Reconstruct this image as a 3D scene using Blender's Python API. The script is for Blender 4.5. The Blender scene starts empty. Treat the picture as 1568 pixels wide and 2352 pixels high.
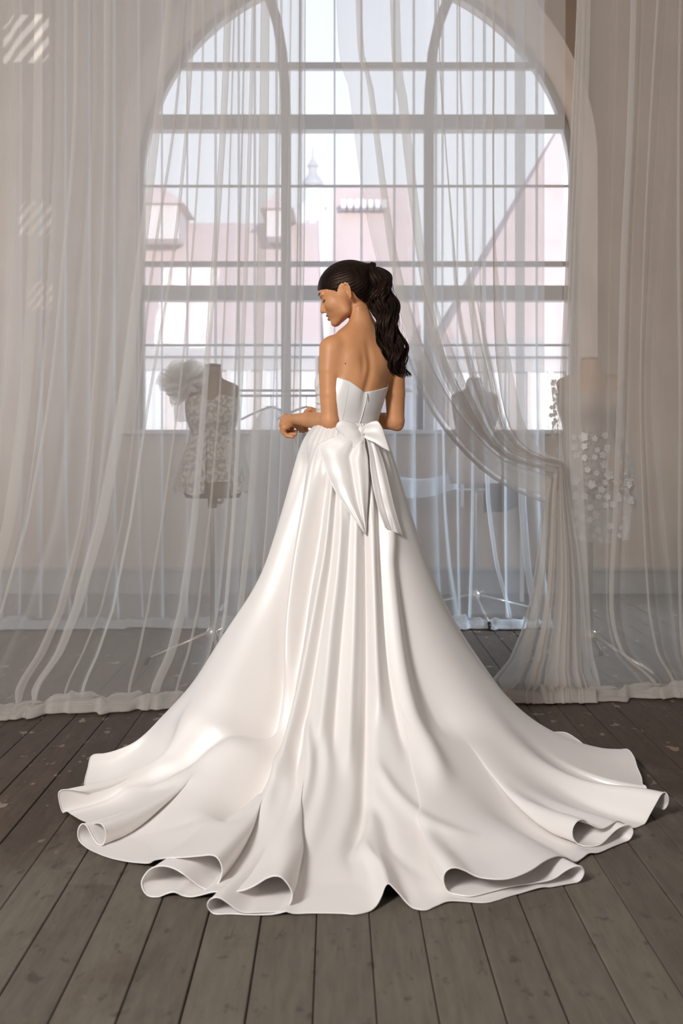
import bpy, bmesh, math, random
import numpy as np
from mathutils import Vector, Matrix, noise as mnoise
from mathutils.bvhtree import BVHTree

random.seed(7)
RNG = np.random.default_rng(7)
C = bpy.context.scene.collection
SC = bpy.context.scene
FPX, CX, HY, CH = 2600.0, 784.0, 1022.0, 1.10      # focal length in px of the 1568x2352 frame, centre, horizon, camera height

# ------------------------------------------------------------------ camera
cam_d = bpy.data.cameras.new('camera')
cam_d.sensor_fit = 'VERTICAL'
cam_d.sensor_height = 36.0
cam_d.lens = FPX / 2352.0 * 36.0
cam_d.shift_y = -(1176.0 - HY) / 2352.0
cam_d.clip_end = 400
cam_d.dof.use_dof = True
cam_d.dof.focus_distance = 3.95
cam_d.dof.aperture_fstop = 4.2
cam = bpy.data.objects.new('camera', cam_d)
cam.location = (0, 0, CH)
cam.rotation_euler = (math.pi / 2, 0, 0)
C.objects.link(cam)
SC.camera = cam

# ------------------------------------------------------------------ world, sun, key and fill lights, exposure
world = bpy.data.worlds.new('world')
SC.world = world
world.use_nodes = True
wn = world.node_tree
wbg = wn.nodes['Background']
wtc = wn.nodes.new('ShaderNodeTexCoord')
wsep = wn.nodes.new('ShaderNodeSeparateXYZ')
wr = wn.nodes.new('ShaderNodeValToRGB')
wr.color_ramp.elements[0].position = 0.0
wr.color_ramp.elements[0].color = (0.88, 0.90, 0.94, 1)
wr.color_ramp.elements[1].position = 0.9
wr.color_ramp.elements[1].color = (0.40, 0.60, 1.0, 1)
we = wr.color_ramp.elements.new(0.35)
we.color = (0.78, 0.84, 0.94, 1)
wn.links.new(wtc.outputs['Generated'], wsep.inputs[0])
wn.links.new(wsep.outputs['Z'], wr.inputs['Fac'])
wn.links.new(wr.outputs['Color'], wbg.inputs['Color'])
wbg.inputs['Strength'].default_value = 1.95

def light(name, kind, loc, target, energy, color=(1, 1, 1), **kw):
    d = bpy.data.lights.new(name, kind)
    d.energy = energy
    d.color = color
    for k, v in kw.items():
        setattr(d, k, v)
    o = bpy.data.objects.new(name, d)
    o.location = loc
    o.rotation_euler = (Vector(target) - Vector(loc)).to_track_quat('-Z', 'Y').to_euler()
    C.objects.link(o)
    return o

SUN_DIR = Vector((0.25, -1.0, 0.20)).normalized()     # towards the sun: low, behind the camera
light('sun', 'SUN', (2, -8, 4), Vector((2, -8, 4)) - SUN_DIR, 6.0, (1.0, 0.95, 0.90), angle=0.0012)
# assumed key and added warm fill: unseen area lamps, no window behind them
light('assumed_key_light', 'AREA', (-2.7, -1.3, 3.5), (0.0, 3.9, 0.6), 362, (1.0, 0.98, 0.96), shape='RECTANGLE', size=1.0, size_y=1.5)  # assumed, unseen key lamp inside the room, behind the camera to the left
light('added_side_fill', 'AREA', (3.3, -1.2, 2.7), (0.1, 4.2, 0.9), 34, (1.0, 0.90, 0.82), shape='RECTANGLE', size=1.6, size_y=2.4)  # added, unseen warm fill lamp inside the room, from the right

light('far_curtain_fill', 'AREA', (-4.2, 7.6, 1.9), (1.0, 6.9, 0.8), 34, (0.88, 0.93, 1.0), shape='RECTANGLE', size=1.0, size_y=2.4)  # added, unseen fill: brightens far curtain and dress forms from the left

light('far_curtain_fill', 'AREA', (4.4, 7.75, 1.7), (0.8, 6.9, 0.2), 48, (0.62, 0.82, 1.0), shape='RECTANGLE', size=0.9, size_y=1.8, spread=math.radians(60))  # added, unseen blue fill from the right for the far curtain's lower part

vs = SC.view_settings
vs.view_transform = 'Standard'
vs.look = 'None'
vs.gamma = 1.0
vs.use_curve_mapping = False
vs.exposure = 0.0
SC.cycles.transparent_max_bounces = 40
SC.cycles.max_bounces = 10
SC.cycles.diffuse_bounces = 4
SC.cycles.transmission_bounces = 8
SC.cycles.use_denoising = True
SC.cycles.sample_clamp_indirect = 6.0

# ------------------------------------------------------------------ helpers
def P3(px, py, z):
    """the point of the place that lies z metres deep on the sight line of a photo pixel"""
    return (px - CX) * z / FPX, z, CH + (HY - py) * z / FPX

def floor_depth(py, h=0.0):
    return FPX * (CH - h) / (py - HY)

def link_mesh(name, verts, faces, mat, parent=None, smooth=True, mats=None, fidx=None, uvs=None):
    me = bpy.data.meshes.new(name)
    verts = np.asarray(verts, dtype=np.float32)
    me.vertices.add(len(verts))
    me.vertices.foreach_set('co', verts.ravel())
    if isinstance(faces, np.ndarray):
        n = faces.shape[1]
        me.loops.add(faces.size)
        me.loops.foreach_set('vertex_index', faces.astype(np.int32).ravel())
        me.polygons.add(len(faces))
        me.polygons.foreach_set('loop_start', np.arange(0, faces.size, n, dtype=np.int32))
        me.polygons.foreach_set('loop_total', np.full(len(faces), n, dtype=np.int32))
        me.update(calc_edges=True)
        me.validate()
    else:
        me2 = bpy.data.meshes.new(name)
        me2.from_pydata([tuple(map(float, v)) for v in verts], [], faces)
        bpy.data.meshes.remove(me)
        me = me2
        me.name = name
        me.update()
    for m in (mats or [mat]):
        me.materials.append(m)
    if fidx is not None and len(fidx) == len(me.polygons):
        me.polygons.foreach_set('material_index', np.asarray(fidx, dtype=np.int32))
    me.polygons.foreach_set('use_smooth', np.full(len(me.polygons), smooth, dtype=bool))
    o = bpy.data.objects.new(name, me)
    C.objects.link(o)
    if parent is not None:
        o.parent = parent
        o.matrix_parent_inverse = parent.matrix_basis.inverted()
    return o

def tag(o, label=None, cat=None, group=None, kind=None):
    if label: o['label'] = label
    if cat: o['category'] = cat
    if group: o['group'] = group
    if kind: o['kind'] = kind
    return o

def empty(name, loc, label=None, cat=None, group=None, kind=None):
    o = bpy.data.objects.new(name, None)
    o.location = loc
    o.empty_display_size = 0.1
    C.objects.link(o)
    return tag(o, label, cat, group, kind)

class MB:
    """collects shapes, links them as ONE mesh object"""
    def __init__(s):
        s.v, s.f = [], []
    def box(s, x0, x1, y0, y1, z0, z1):
        b = len(s.v)
        s.v += [(x0,y0,z0),(x1,y0,z0),(x1,y1,z0),(x0,y1,z0),(x0,y0,z1),(x1,y0,z1),(x1,y1,z1),(x0,y1,z1)]
        s.f += [tuple(b+i for i in q) for q in ((0,3,2,1),(4,5,6,7),(0,1,5,4),(1,2,6,5),(2,3,7,6),(3,0,4,7))]
        return s
    def tube(s, pts, radii, n=8, cap=True, flat=1.0):
        pts = [Vector(p) for p in pts]
        if not hasattr(radii, '__len__'): radii = [radii] * len(pts)
        b = len(s.v)
        ref = None
        for i, p in enumerate(pts):
            t = (pts[min(i+1, len(pts)-1)] - pts[max(i-1, 0)])
            t = t.normalized() if t.length > 1e-9 else Vector((0,0,1))
            if ref is None:
                ref = t.orthogonal().normalized()
            ref = (ref - t * ref.dot(t))
            ref = ref.normalized() if ref.length > 1e-6 else t.orthogonal().normalized()
            bi = t.cross(ref)
            for k in range(n):
                a = 2*math.pi*k/n
                s.v.append(tuple(p + ref*(math.cos(a)*radii[i]) + bi*(math.sin(a)*radii[i]*flat)))
        for i in range(len(pts)-1):
            for k in range(n):
                k2 = (k+1) % n
                s.f.append((b+i*n+k, b+i*n+k2, b+(i+1)*n+k2, b+(i+1)*n+k))
        if cap:
            s.f.append(tuple(b+k for k in range(n))[::-1])
            s.f.append(tuple(b+(len(pts)-1)*n+k for k in range(n)))
        return s
    def lathe(s, prof, cx=0, cy=0, n=24, cap=True):
        """prof: list of (r, z) bottom to top"""
        b = len(s.v)
        for r, z in prof:
            rr = r if hasattr(r, '__len__') else (r, r)
            for k in range(n):
                a = 2*math.pi*k/n
                s.v.append((cx+rr[0]*math.cos(a), cy+rr[1]*math.sin(a), z))
        for i in range(len(prof)-1):
            for k in range(n):
                k2 = (k+1) % n
                s.f.append((b+i*n+k, b+i*n+k2, b+(i+1)*n+k2, b+(i+1)*n+k))
        if cap:
            s.f.append(tuple(b+k for k in range(n))[::-1])
            s.f.append(tuple(b+(len(prof)-1)*n+k for k in range(n)))
        return s
    def grid(s, G, closed_u=False):
        """G: array rows x cols x 3"""
        G = np.asarray(G)
        R, K = G.shape[:2]
        b = len(s.v)
        s.v += [tuple(p) for p in G.reshape(-1, 3)]
        for i in range(R-1):
            for k in range(K if closed_u else K-1):
                k2 = (k+1) % K
                s.f.append((b+i*K+k, b+i*K+k2, b+(i+1)*K+k2, b+(i+1)*K+k))
        return s
    def build(s, name, mat, parent=None, smooth=False):
        return link_mesh(name, s.v, s.f, mat, parent, smooth)

def bevel(o, w=0.004, seg=2):
    m = o.modifiers.new('bevel', 'BEVEL')
    m.width = w; m.segments = seg; m.limit_method = 'ANGLE'
    return o

def catmull(ctrl, sub):
    """ctrl: (n, ...) array -> smooth resample with sub steps per span"""
    c = np.asarray(ctrl, dtype=float)
    n = len(c)
    out = []
    for i in range(n-1):
        p0, p1, p2, p3 = c[max(i-1,0)], c[i], c[i+1], c[min(i+2,n-1)]
        for j in range(sub):
            t = j/sub
            out.append(0.5*((2*p1)+(-p0+p2)*t+(2*p0-5*p1+4*p2-p3)*t*t+(-p0+3*p1-3*p2+p3)*t**3))
    out.append(c[-1])
    return np.array(out)

def resample(pts, n):
    p = np.asarray(pts, dtype=float)
    s = np.r_[0, np.cumsum(np.linalg.norm(np.diff(p, axis=0), axis=1))]
    t = np.linspace(0, s[-1], n)
    return np.stack([np.interp(t, s, p[:, k]) for k in range(p.shape[1])], axis=1)

def gsmooth(a, sig, closed=False):
    """gaussian smoothing along axis 0"""
    r = max(1, int(sig*3))
    k = np.exp(-0.5*(np.arange(-r, r+1)/sig)**2); k /= k.sum()
    pad = np.take(a, np.arange(-r, len(a)+r) % len(a), axis=0) if closed else np.concatenate([np.repeat(a[:1], r, 0), a, np.repeat(a[-1:], r, 0)])
    out = np.zeros_like(a, dtype=float)
    for i, w in enumerate(k):
        out += w*pad[i:i+len(a)]
    return out

def quads(R, K, closed=False):
    i, k = np.meshgrid(np.arange(R-1), np.arange(K if closed else K-1), indexing='ij')
    k2 = (k+1) % K
    return np.stack([i*K+k, i*K+k2, (i+1)*K+k2, (i+1)*K+k], axis=-1).reshape(-1, 4)

def sstep(a, b, x):
    t = np.clip((np.asarray(x, dtype=float)-a)/(b-a), 0, 1)
    return t*t*(3-2*t)

# ------------------------------------------------------------------ materials
def mat_new(name):
    m = bpy.data.materials.new(name)
    m.use_nodes = True
    return m, m.node_tree, m.node_tree.nodes, m.node_tree.links

def principled(name, color, rough=0.5, spec=0.5, metal=0.0, sheen=0.0, noise=None, bump=None, sss=0.0, coat=0.0):
    m, nt, N, L = mat_new(name)
    b = N['Principled BSDF']
    b.inputs['Base Color'].default_value = (*color, 1)
    b.inputs['Roughness'].default_value = rough
    b.inputs['Specular IOR Level'].default_value = spec
    b.inputs['Metallic'].default_value = metal
    if sheen: b.inputs['Sheen Weight'].default_value = sheen
    if coat: b.inputs['Coat Weight'].default_value = coat
    if sss:
        b.inputs['Subsurface Weight'].default_value = sss
        b.inputs['Subsurface Radius'].default_value = (0.012, 0.005, 0.003)
        b.inputs['Subsurface Scale'].default_value = 1.0
    if noise:
        sc, c2, det = noise
        tc = N.new('ShaderNodeNewGeometry')
        nz = N.new('ShaderNodeTexNoise'); nz.inputs['Scale'].default_value = sc; nz.inputs['Detail'].default_value = det
        L.new(tc.outputs['Position'], nz.inputs['Vector'])
        mx = N.new('ShaderNodeMix'); mx.data_type = 'RGBA'
        mx.inputs['A'].default_value = (*color, 1); mx.inputs['B'].default_value = (*c2, 1)
        rp = N.new('ShaderNodeMapRange'); rp.inputs['From Min'].default_value = 0.35; rp.inputs['From Max'].default_value = 0.65
        L.new(nz.outputs['Fac'], rp.inputs['Value']); L.new(rp.outputs['Result'], mx.inputs['Factor'])
        L.new(mx.outputs['Result'], b.inputs['Base Color'])
    if bump:
        sc, st = bump
        tc = N.new('ShaderNodeNewGeometry')
        nz = N.new('ShaderNodeTexNoise'); nz.inputs['Scale'].default_value = sc; nz.inputs['Detail'].default_value = 4
        L.new(tc.outputs['Position'], nz.inputs['Vector'])
        bp = N.new('ShaderNodeBump'); bp.inputs['Strength'].default_value = st; bp.inputs['Distance'].default_value = 0.004
        L.new(nz.outputs['Fac'], bp.inputs['Height']); L.new(bp.outputs['Normal'], b.inputs['Normal'])
    return m

def sheer(name, color, a0, transl=0.45):
    """thin woven veil: the threads cover more of the view the more obliquely one looks through them"""
    m, nt, N, L = mat_new(name)
    N.remove(N['Principled BSDF'])
    out = N['Material Output']
    g = N.new('ShaderNodeNewGeometry')
    dot = N.new('ShaderNodeVectorMath'); dot.operation = 'DOT_PRODUCT'
    L.new(g.outputs['True Normal'], dot.inputs[0]); L.new(g.outputs['Incoming'], dot.inputs[1])
    ab = N.new('ShaderNodeMath'); ab.operation = 'ABSOLUTE'; L.new(dot.outputs['Value'], ab.inputs[0])
    mxm = N.new('ShaderNodeMath'); mxm.operation = 'MAXIMUM'; mxm.inputs[1].default_value = 0.55; L.new(ab.outputs[0], mxm.inputs[0])
    inv = N.new('ShaderNodeMath'); inv.operation = 'DIVIDE'; inv.inputs[0].default_value = 1.0; L.new(mxm.outputs[0], inv.inputs[1])
    pw = N.new('ShaderNodeMath'); pw.operation = 'POWER'; pw.inputs[0].default_value = 1.0 - a0; L.new(inv.outputs[0], pw.inputs[1])
    tr = N.new('ShaderNodeBsdfTransparent')
    df = N.new('ShaderNodeBsdfDiffuse'); df.inputs['Color'].default_value = (*color, 1)
    tl = N.new('ShaderNodeBsdfTranslucent'); tl.inputs['Color'].default_value = (*color, 1)
    mx = N.new('ShaderNodeMixShader'); mx.inputs['Fac'].default_value = transl
    L.new(df.outputs[0], mx.inputs[1]); L.new(tl.outputs[0], mx.inputs[2])
    fin = N.new('ShaderNodeMixShader')
    L.new(pw.outputs[0], fin.inputs['Fac']); L.new(mx.outputs[0], fin.inputs[1]); L.new(tr.outputs[0], fin.inputs[2])
    L.new(fin.outputs[0], out.inputs['Surface'])
    return m

def lace_mat(name, color, scale, base_alpha=0.35):
    m, nt, N, L = mat_new(name)
    N.remove(N['Principled BSDF'])
    out = N['Material Output']
    g = N.new('ShaderNodeNewGeometry')
    v1 = N.new('ShaderNodeTexVoronoi'); v1.inputs['Scale'].default_value = scale
    v2 = N.new('ShaderNodeTexVoronoi'); v2.feature = 'DISTANCE_TO_EDGE'; v2.inputs['Scale'].default_value = scale*3.2
    nz = N.new('ShaderNodeTexNoise'); nz.inputs['Scale'].default_value = scale*2.0
    for q in (v1, v2, nz): L.new(g.outputs['Position'], q.inputs['Vector'])
    a = N.new('ShaderNodeMapRange'); a.inputs['From Min'].default_value = 0.62; a.inputs['From Max'].default_value = 0.42
    L.new(v1.outputs['Distance'], a.inputs['Value'])
    e = N.new('ShaderNodeMapRange'); e.inputs['From Min'].default_value = 0.03; e.inputs['From Max'].default_value = 0.09; e.inputs['To Min'].default_value = 1; e.inputs['To Max'].default_value = 0.15
    L.new(v2.outputs['Distance'], e.inputs['Value'])
    mu = N.new('ShaderNodeMath'); mu.operation = 'MULTIPLY'; L.new(a.outputs[0], mu.inputs[0]); L.new(nz.outputs['Fac'], mu.inputs[1])
    m2 = N.new('ShaderNodeMath'); m2.operation = 'MULTIPLY_ADD'; m2.inputs[1].default_value = 1.3; L.new(mu.outputs[0], m2.inputs[0])
    m3 = N.new('ShaderNodeMath'); m3.operation = 'MULTIPLY'; m3.inputs[1].default_value = 0.35; L.new(e.outputs[0], m3.inputs[0]); L.new(m3.outputs[0], m2.inputs[2])
    m4 = N.new('ShaderNodeMath'); m4.operation = 'ADD'; m4.use_clamp = True; m4.inputs[1].default_value = base_alpha; L.new(m2.outputs[0], m4.inputs[0])
    tr = N.new('ShaderNodeBsdfTransparent')
    df = N.new('ShaderNodeBsdfDiffuse'); df.inputs['Color'].default_value = (*color, 1)
    tl = N.new('ShaderNodeBsdfTranslucent'); tl.inputs['Color'].default_value = (*color, 1)
    mx = N.new('ShaderNodeMixShader'); mx.inputs['Fac'].default_value = 0.3
    L.new(df.outputs[0], mx.inputs[1]); L.new(tl.outputs[0], mx.inputs[2])
    fin = N.new('ShaderNodeMixShader')
    L.new(m4.outputs[0], fin.inputs['Fac']); L.new(tr.outputs[0], fin.inputs[1]); L.new(mx.outputs[0], fin.inputs[2])
    L.new(fin.outputs[0], out.inputs['Surface'])
    return m

def floor_mat():
    m, nt, N, L = mat_new('painted_plank')
    b = N['Principled BSDF']
    g = N.new('ShaderNodeNewGeometry')
    oi = N.new('ShaderNodeObjectInfo')
    mp = N.new('ShaderNodeMapping'); mp.inputs['Scale'].default_value = (9, 1.1, 9)
    L.new(g.outputs['Position'], mp.inputs['Vector'])
    grain = N.new('ShaderNodeTexNoise'); grain.inputs['Scale'].default_value = 5; grain.inputs['Detail'].default_value = 8; grain.inputs['Roughness'].default_value = 0.65
    L.new(mp.outputs[0], grain.inputs['Vector'])
    wear = N.new('ShaderNodeTexNoise'); wear.inputs['Scale'].default_value = 2.2; wear.inputs['Detail'].default_value = 6; wear.inputs['Roughness'].default_value = 0.7
    mp2 = N.new('ShaderNodeMapping'); mp2.inputs['Scale'].default_value = (1.6, 0.7, 1)
    L.new(g.outputs['Position'], mp2.inputs['Vector']); L.new(mp2.outputs[0], wear.inputs['Vector'])
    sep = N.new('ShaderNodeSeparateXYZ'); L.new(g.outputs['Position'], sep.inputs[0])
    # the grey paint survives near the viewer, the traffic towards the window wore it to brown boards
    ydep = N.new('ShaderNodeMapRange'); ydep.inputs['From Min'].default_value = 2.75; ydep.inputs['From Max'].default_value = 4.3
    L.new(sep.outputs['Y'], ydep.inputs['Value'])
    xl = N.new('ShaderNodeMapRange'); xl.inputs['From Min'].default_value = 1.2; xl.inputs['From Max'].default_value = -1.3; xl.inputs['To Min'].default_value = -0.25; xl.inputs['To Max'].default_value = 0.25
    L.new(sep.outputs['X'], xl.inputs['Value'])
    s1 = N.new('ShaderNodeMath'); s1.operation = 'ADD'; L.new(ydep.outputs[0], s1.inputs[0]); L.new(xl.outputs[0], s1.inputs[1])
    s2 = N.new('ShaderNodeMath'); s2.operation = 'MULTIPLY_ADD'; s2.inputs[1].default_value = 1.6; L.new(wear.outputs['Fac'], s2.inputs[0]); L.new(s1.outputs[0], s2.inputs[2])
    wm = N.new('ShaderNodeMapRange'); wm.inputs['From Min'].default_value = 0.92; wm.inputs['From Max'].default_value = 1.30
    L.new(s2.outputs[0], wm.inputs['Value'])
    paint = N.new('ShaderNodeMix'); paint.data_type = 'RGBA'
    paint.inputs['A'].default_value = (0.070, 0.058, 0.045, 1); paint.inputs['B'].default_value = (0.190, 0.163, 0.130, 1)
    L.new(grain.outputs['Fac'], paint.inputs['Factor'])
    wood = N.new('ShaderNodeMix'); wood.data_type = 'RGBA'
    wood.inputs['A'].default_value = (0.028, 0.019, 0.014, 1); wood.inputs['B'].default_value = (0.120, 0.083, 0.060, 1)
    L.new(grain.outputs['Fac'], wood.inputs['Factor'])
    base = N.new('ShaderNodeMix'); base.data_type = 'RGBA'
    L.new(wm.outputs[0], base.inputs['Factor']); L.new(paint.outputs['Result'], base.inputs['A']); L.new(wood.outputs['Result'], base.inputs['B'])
    # chips and dark nicks
    nick = N.new('ShaderNodeTexNoise'); nick.inputs['Scale'].default_value = 26; nick.inputs['Detail'].default_value = 3
    mp3 = N.new('ShaderNodeMapping'); mp3.inputs['Scale'].default_value = (1.0, 0.55, 1)
    L.new(g.outputs['Position'], mp3.inputs['Vector']); L.new(mp3.outputs[0], nick.inputs['Vector'])
    nm = N.new('ShaderNodeMapRange'); nm.inputs['From Min'].default_value = 0.30; nm.inputs['From Max'].default_value = 0.38; nm.inputs['To Min'].default_value = 0.62; nm.inputs['To Max'].default_value = 1.0
    L.new(nick.outputs['Fac'], nm.inputs['Value'])
    dk = N.new('ShaderNodeMix'); dk.data_type = 'RGBA'; dk.blend_type = 'MULTIPLY'; dk.inputs['Factor'].default_value = 1
    L.new(base.outputs['Result'], dk.inputs['A']); L.new(nm.outputs[0], dk.inputs['B'])
    chip = N.new('ShaderNodeTexNoise'); chip.inputs['Scale'].default_value = 17; chip.inputs['Detail'].default_value = 5
    L.new(mp3.outputs[0], chip.inputs['Vector'])
    cm = N.new('ShaderNodeMapRange'); cm.inputs['From Min'].default_value = 0.635; cm.inputs['From Max'].default_value = 0.67
    L.new(chip.outputs['Fac'], cm.inputs['Value'])
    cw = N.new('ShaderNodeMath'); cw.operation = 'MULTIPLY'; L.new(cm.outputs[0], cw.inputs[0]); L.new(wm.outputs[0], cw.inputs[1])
    cx = N.new('ShaderNodeMix'); cx.data_type = 'RGBA'; cx.inputs['B'].default_value = (0.24, 0.185, 0.14, 1)
    L.new(cw.outputs[0], cx.inputs['Factor']); L.new(dk.outputs['Result'], cx.inputs['A'])
    crk = N.new('ShaderNodeTexNoise'); crk.inputs['Scale'].default_value = 6; crk.inputs['Detail'].default_value = 5; crk.inputs['Roughness'].default_value = 0.7
    mp4 = N.new('ShaderNodeMapping'); mp4.inputs['Scale'].default_value = (14, 1.6, 1)
    L.new(g.outputs['Position'], mp4.inputs['Vector']); L.new(mp4.outputs[0], crk.inputs['Vector'])
    ck = N.new('ShaderNodeMapRange'); ck.inputs['From Min'].default_value = 0.30; ck.inputs['From Max'].default_value = 0.37; ck.inputs['To Min'].default_value = 0.5; ck.inputs['To Max'].default_value = 1.0
    L.new(crk.outputs['Fac'], ck.inputs['Value'])
    ckm = N.new('ShaderNodeMix'); ckm.data_type = 'RGBA'; ckm.blend_type = 'MULTIPLY'; ckm.inputs['Factor'].default_value = 1
    L.new(cx.outputs['Result'], ckm.inputs['A']); L.new(ck.outputs[0], ckm.inputs['B'])
    cx = ckm
    tone = N.new('ShaderNodeMapRange'); tone.inputs['To Min'].default_value = 0.86; tone.inputs['To Max'].default_value = 1.14
    L.new(oi.outputs['Random'], tone.inputs['Value'])
    fin = N.new('ShaderNodeMix'); fin.data_type = 'RGBA'; fin.blend_type = 'MULTIPLY'; fin.inputs['Factor'].default_value = 1
    L.new(cx.outputs['Result'], fin.inputs['A']); L.new(tone.outputs[0], fin.inputs['B'])
    L.new(fin.outputs['Result'], b.inputs['Base Color'])
    b.inputs['Roughness'].default_value = 0.62
    b.inputs['Specular IOR Level'].default_value = 0.3
    bp = N.new('ShaderNodeBump'); bp.inputs['Strength'].default_value = 0.35; bp.inputs['Distance'].default_value = 0.003
    L.new(grain.outputs['Fac'], bp.inputs['Height']); L.new(bp.outputs['Normal'], b.inputs['Normal'])
    return m

def hair_mat():
    m, nt, N, L = mat_new('dark_brown_hair')
    b = N['Principled BSDF']
    g = N.new('ShaderNodeNewGeometry')
    nz = N.new('ShaderNodeTexNoise'); nz.inputs['Scale'].default_value = 90; nz.inputs['Detail'].default_value = 4
    mp = N.new('ShaderNodeMapping'); mp.inputs['Scale'].default_value = (1, 1, 0.25); mp.inputs['Rotation'].default_value = (0, 0.5, 0)
    L.new(g.outputs['Position'], mp.inputs['Vector']); L.new(mp.outputs[0], nz.inputs['Vector'])
    mx = N.new('ShaderNodeMix'); mx.data_type = 'RGBA'
    mx.inputs['A'].default_value = (0.004, 0.0028, 0.0024, 1); mx.inputs['B'].default_value = (0.019, 0.0078, 0.0052, 1)
    mr = N.new('ShaderNodeMapRange'); mr.inputs['From Min'].default_value = 0.42; mr.inputs['From Max'].default_value = 0.75
    L.new(nz.outputs['Fac'], mr.inputs['Value']); L.new(mr.outputs[0], mx.inputs['Factor'])
    L.new(mx.outputs['Result'], b.inputs['Base Color'])
    b.inputs['Roughness'].default_value = 0.46
    b.inputs['Specular IOR Level'].default_value = 0.26
    b.inputs['Specular Tint'].default_value = (0.9, 0.6, 0.5, 1)
    return m

M = {}
M['satin'] = principled('ivory_satin', (0.84, 0.80, 0.775), 0.47, 0.42, metal=0.10, sheen=0.1)
M['satin_bodice'] = principled('white_satin', (0.80, 0.775, 0.755), 0.42, 0.5, metal=0.12)
M['thread'] = principled('seam_thread', (0.66, 0.645, 0.63), 0.6)
M['skin'] = principled('skin', (0.63, 0.30, 0.14), 0.48, 0.38, noise=(9, (0.54, 0.245, 0.11), 3), sss=0.10)
M['lip'] = principled('lips', (0.40, 0.13, 0.09), 0.4, 0.4)
M['mole'] = principled('mole', (0.05, 0.02, 0.012), 0.6)
M['lash'] = principled('lash', (0.006, 0.004, 0.004), 0.6)
M['hair'] = hair_mat()
M['veil'] = sheer('sheer_voile', (0.80, 0.755, 0.71), 0.32, 0.58)
M['veil_back'] = sheer('sheer_voile_back', (0.84, 0.845, 0.86), 0.44, 0.65)
M['tulle'] = sheer('tulle', (0.78, 0.75, 0.72), 0.42, 0.35)
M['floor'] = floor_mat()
M['subfloor'] = principled('dark_gap', (0.02, 0.015, 0.012), 0.9)
M['wall'] = principled('beige_plaster', (0.58, 0.44, 0.335), 0.85, 0.2, noise=(2.4, (0.50, 0.37, 0.275), 6), bump=(14, 0.4))
M['studio'] = principled('pale_plaster', (0.36, 0.335, 0.31), 0.9, 0.2)
M['dado'] = principled('grey_skirting', (0.36, 0.33, 0.30), 0.6, 0.3, noise=(5, (0.30, 0.27, 0.245), 4))
M['frame'] = principled('window_paint', (0.55, 0.53, 0.52), 0.55, 0.3)
M['sill'] = principled('sill_paint', (0.62, 0.60, 0.58), 0.6, 0.3)
M['form'] = principled('dress_form_cloth', (0.19, 0.125, 0.082), 0.85, 0.2)
M['form_pale'] = principled('dress_form_pale_cloth', (0.52, 0.36, 0.26), 0.85, 0.2)
M['form_grey'] = principled('dress_form_grey_cloth', (0.50, 0.41, 0.36), 0.85, 0.2)
M['steel'] = principled('stand_steel', (0.55, 0.50, 0.45), 0.35, 0.5, metal=0.6)
M['white_metal'] = principled('white_metal', (0.75, 0.77, 0.80), 0.4, 0.5)
M['grey_metal'] = principled('grey_metal', (0.38, 0.38, 0.42), 0.4, 0.5)
M['rubber'] = principled('black_rubber', (0.015, 0.014, 0.014), 0.7)
M['lace'] = lace_mat('lace', (0.60, 0.54, 0.48), 52, 0.30)
M['lace_flower'] = principled('lace_flower', (0.74, 0.70, 0.66), 0.5, 0.5)
M['bead'] = principled('bead', (0.9, 0.88, 0.85), 0.15, 0.9)
M['brown_cloth'] = principled('brown_cloth', (0.075, 0.042, 0.028), 0.9)
M['white_cloth'] = principled('white_cloth', (0.72, 0.74, 0.80), 0.7)
M['roof'] = principled('red_tiles', (0.57, 0.45, 0.43), 0.85, 0.2, noise=(0.9, (0.53, 0.41, 0.39), 6))
M['facade'] = principled('pale_facade', (0.60, 0.56, 0.56), 0.85, 0.2)
M['facade_dark'] = principled('grey_trim', (0.40, 0.39, 0.41), 0.8, 0.2)
M['pane_far'] = principled('far_window', (0.62, 0.66, 0.72), 0.3, 0.5)
M['tower'] = principled('tower_stone', (0.72, 0.74, 0.78), 0.8, 0.2)
mg, nt, N, L = mat_new('window_glass')
N.remove(N['Principled BSDF'])
tr = N.new('ShaderNodeBsdfTransparent'); tr.inputs['Color'].default_value = (0.95, 0.96, 0.97, 1)
gl = N.new('ShaderNodeBsdfGlossy'); gl.inputs['Roughness'].default_value = 0.03
mx = N.new('ShaderNodeMixShader'); mx.inputs['Fac'].default_value = 0.05
L.new(tr.outputs[0], mx.inputs[1]); L.new(gl.outputs[0], mx.inputs[2]); L.new(mx.outputs[0], N['Material Output'].inputs['Surface'])
M['glass'] = mg

# ================================================================== THE SETTING
YW, YG, ZC = 8.4, 9.2, 5.4          # room face of the window wall, plane of the glass, ceiling height
XL, XR = -4.4, 4.6
ACX, AR, ASP, SILL = 0.125, 1.775, 3.195, 1.178    # arch: centre, radius, spring height, sill height

floor = MB().box(XL, XR, -3.6, YW + 0.02, -0.06, -0.022).build('floor', M['subfloor'])
tag(floor, kind='structure')
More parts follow.
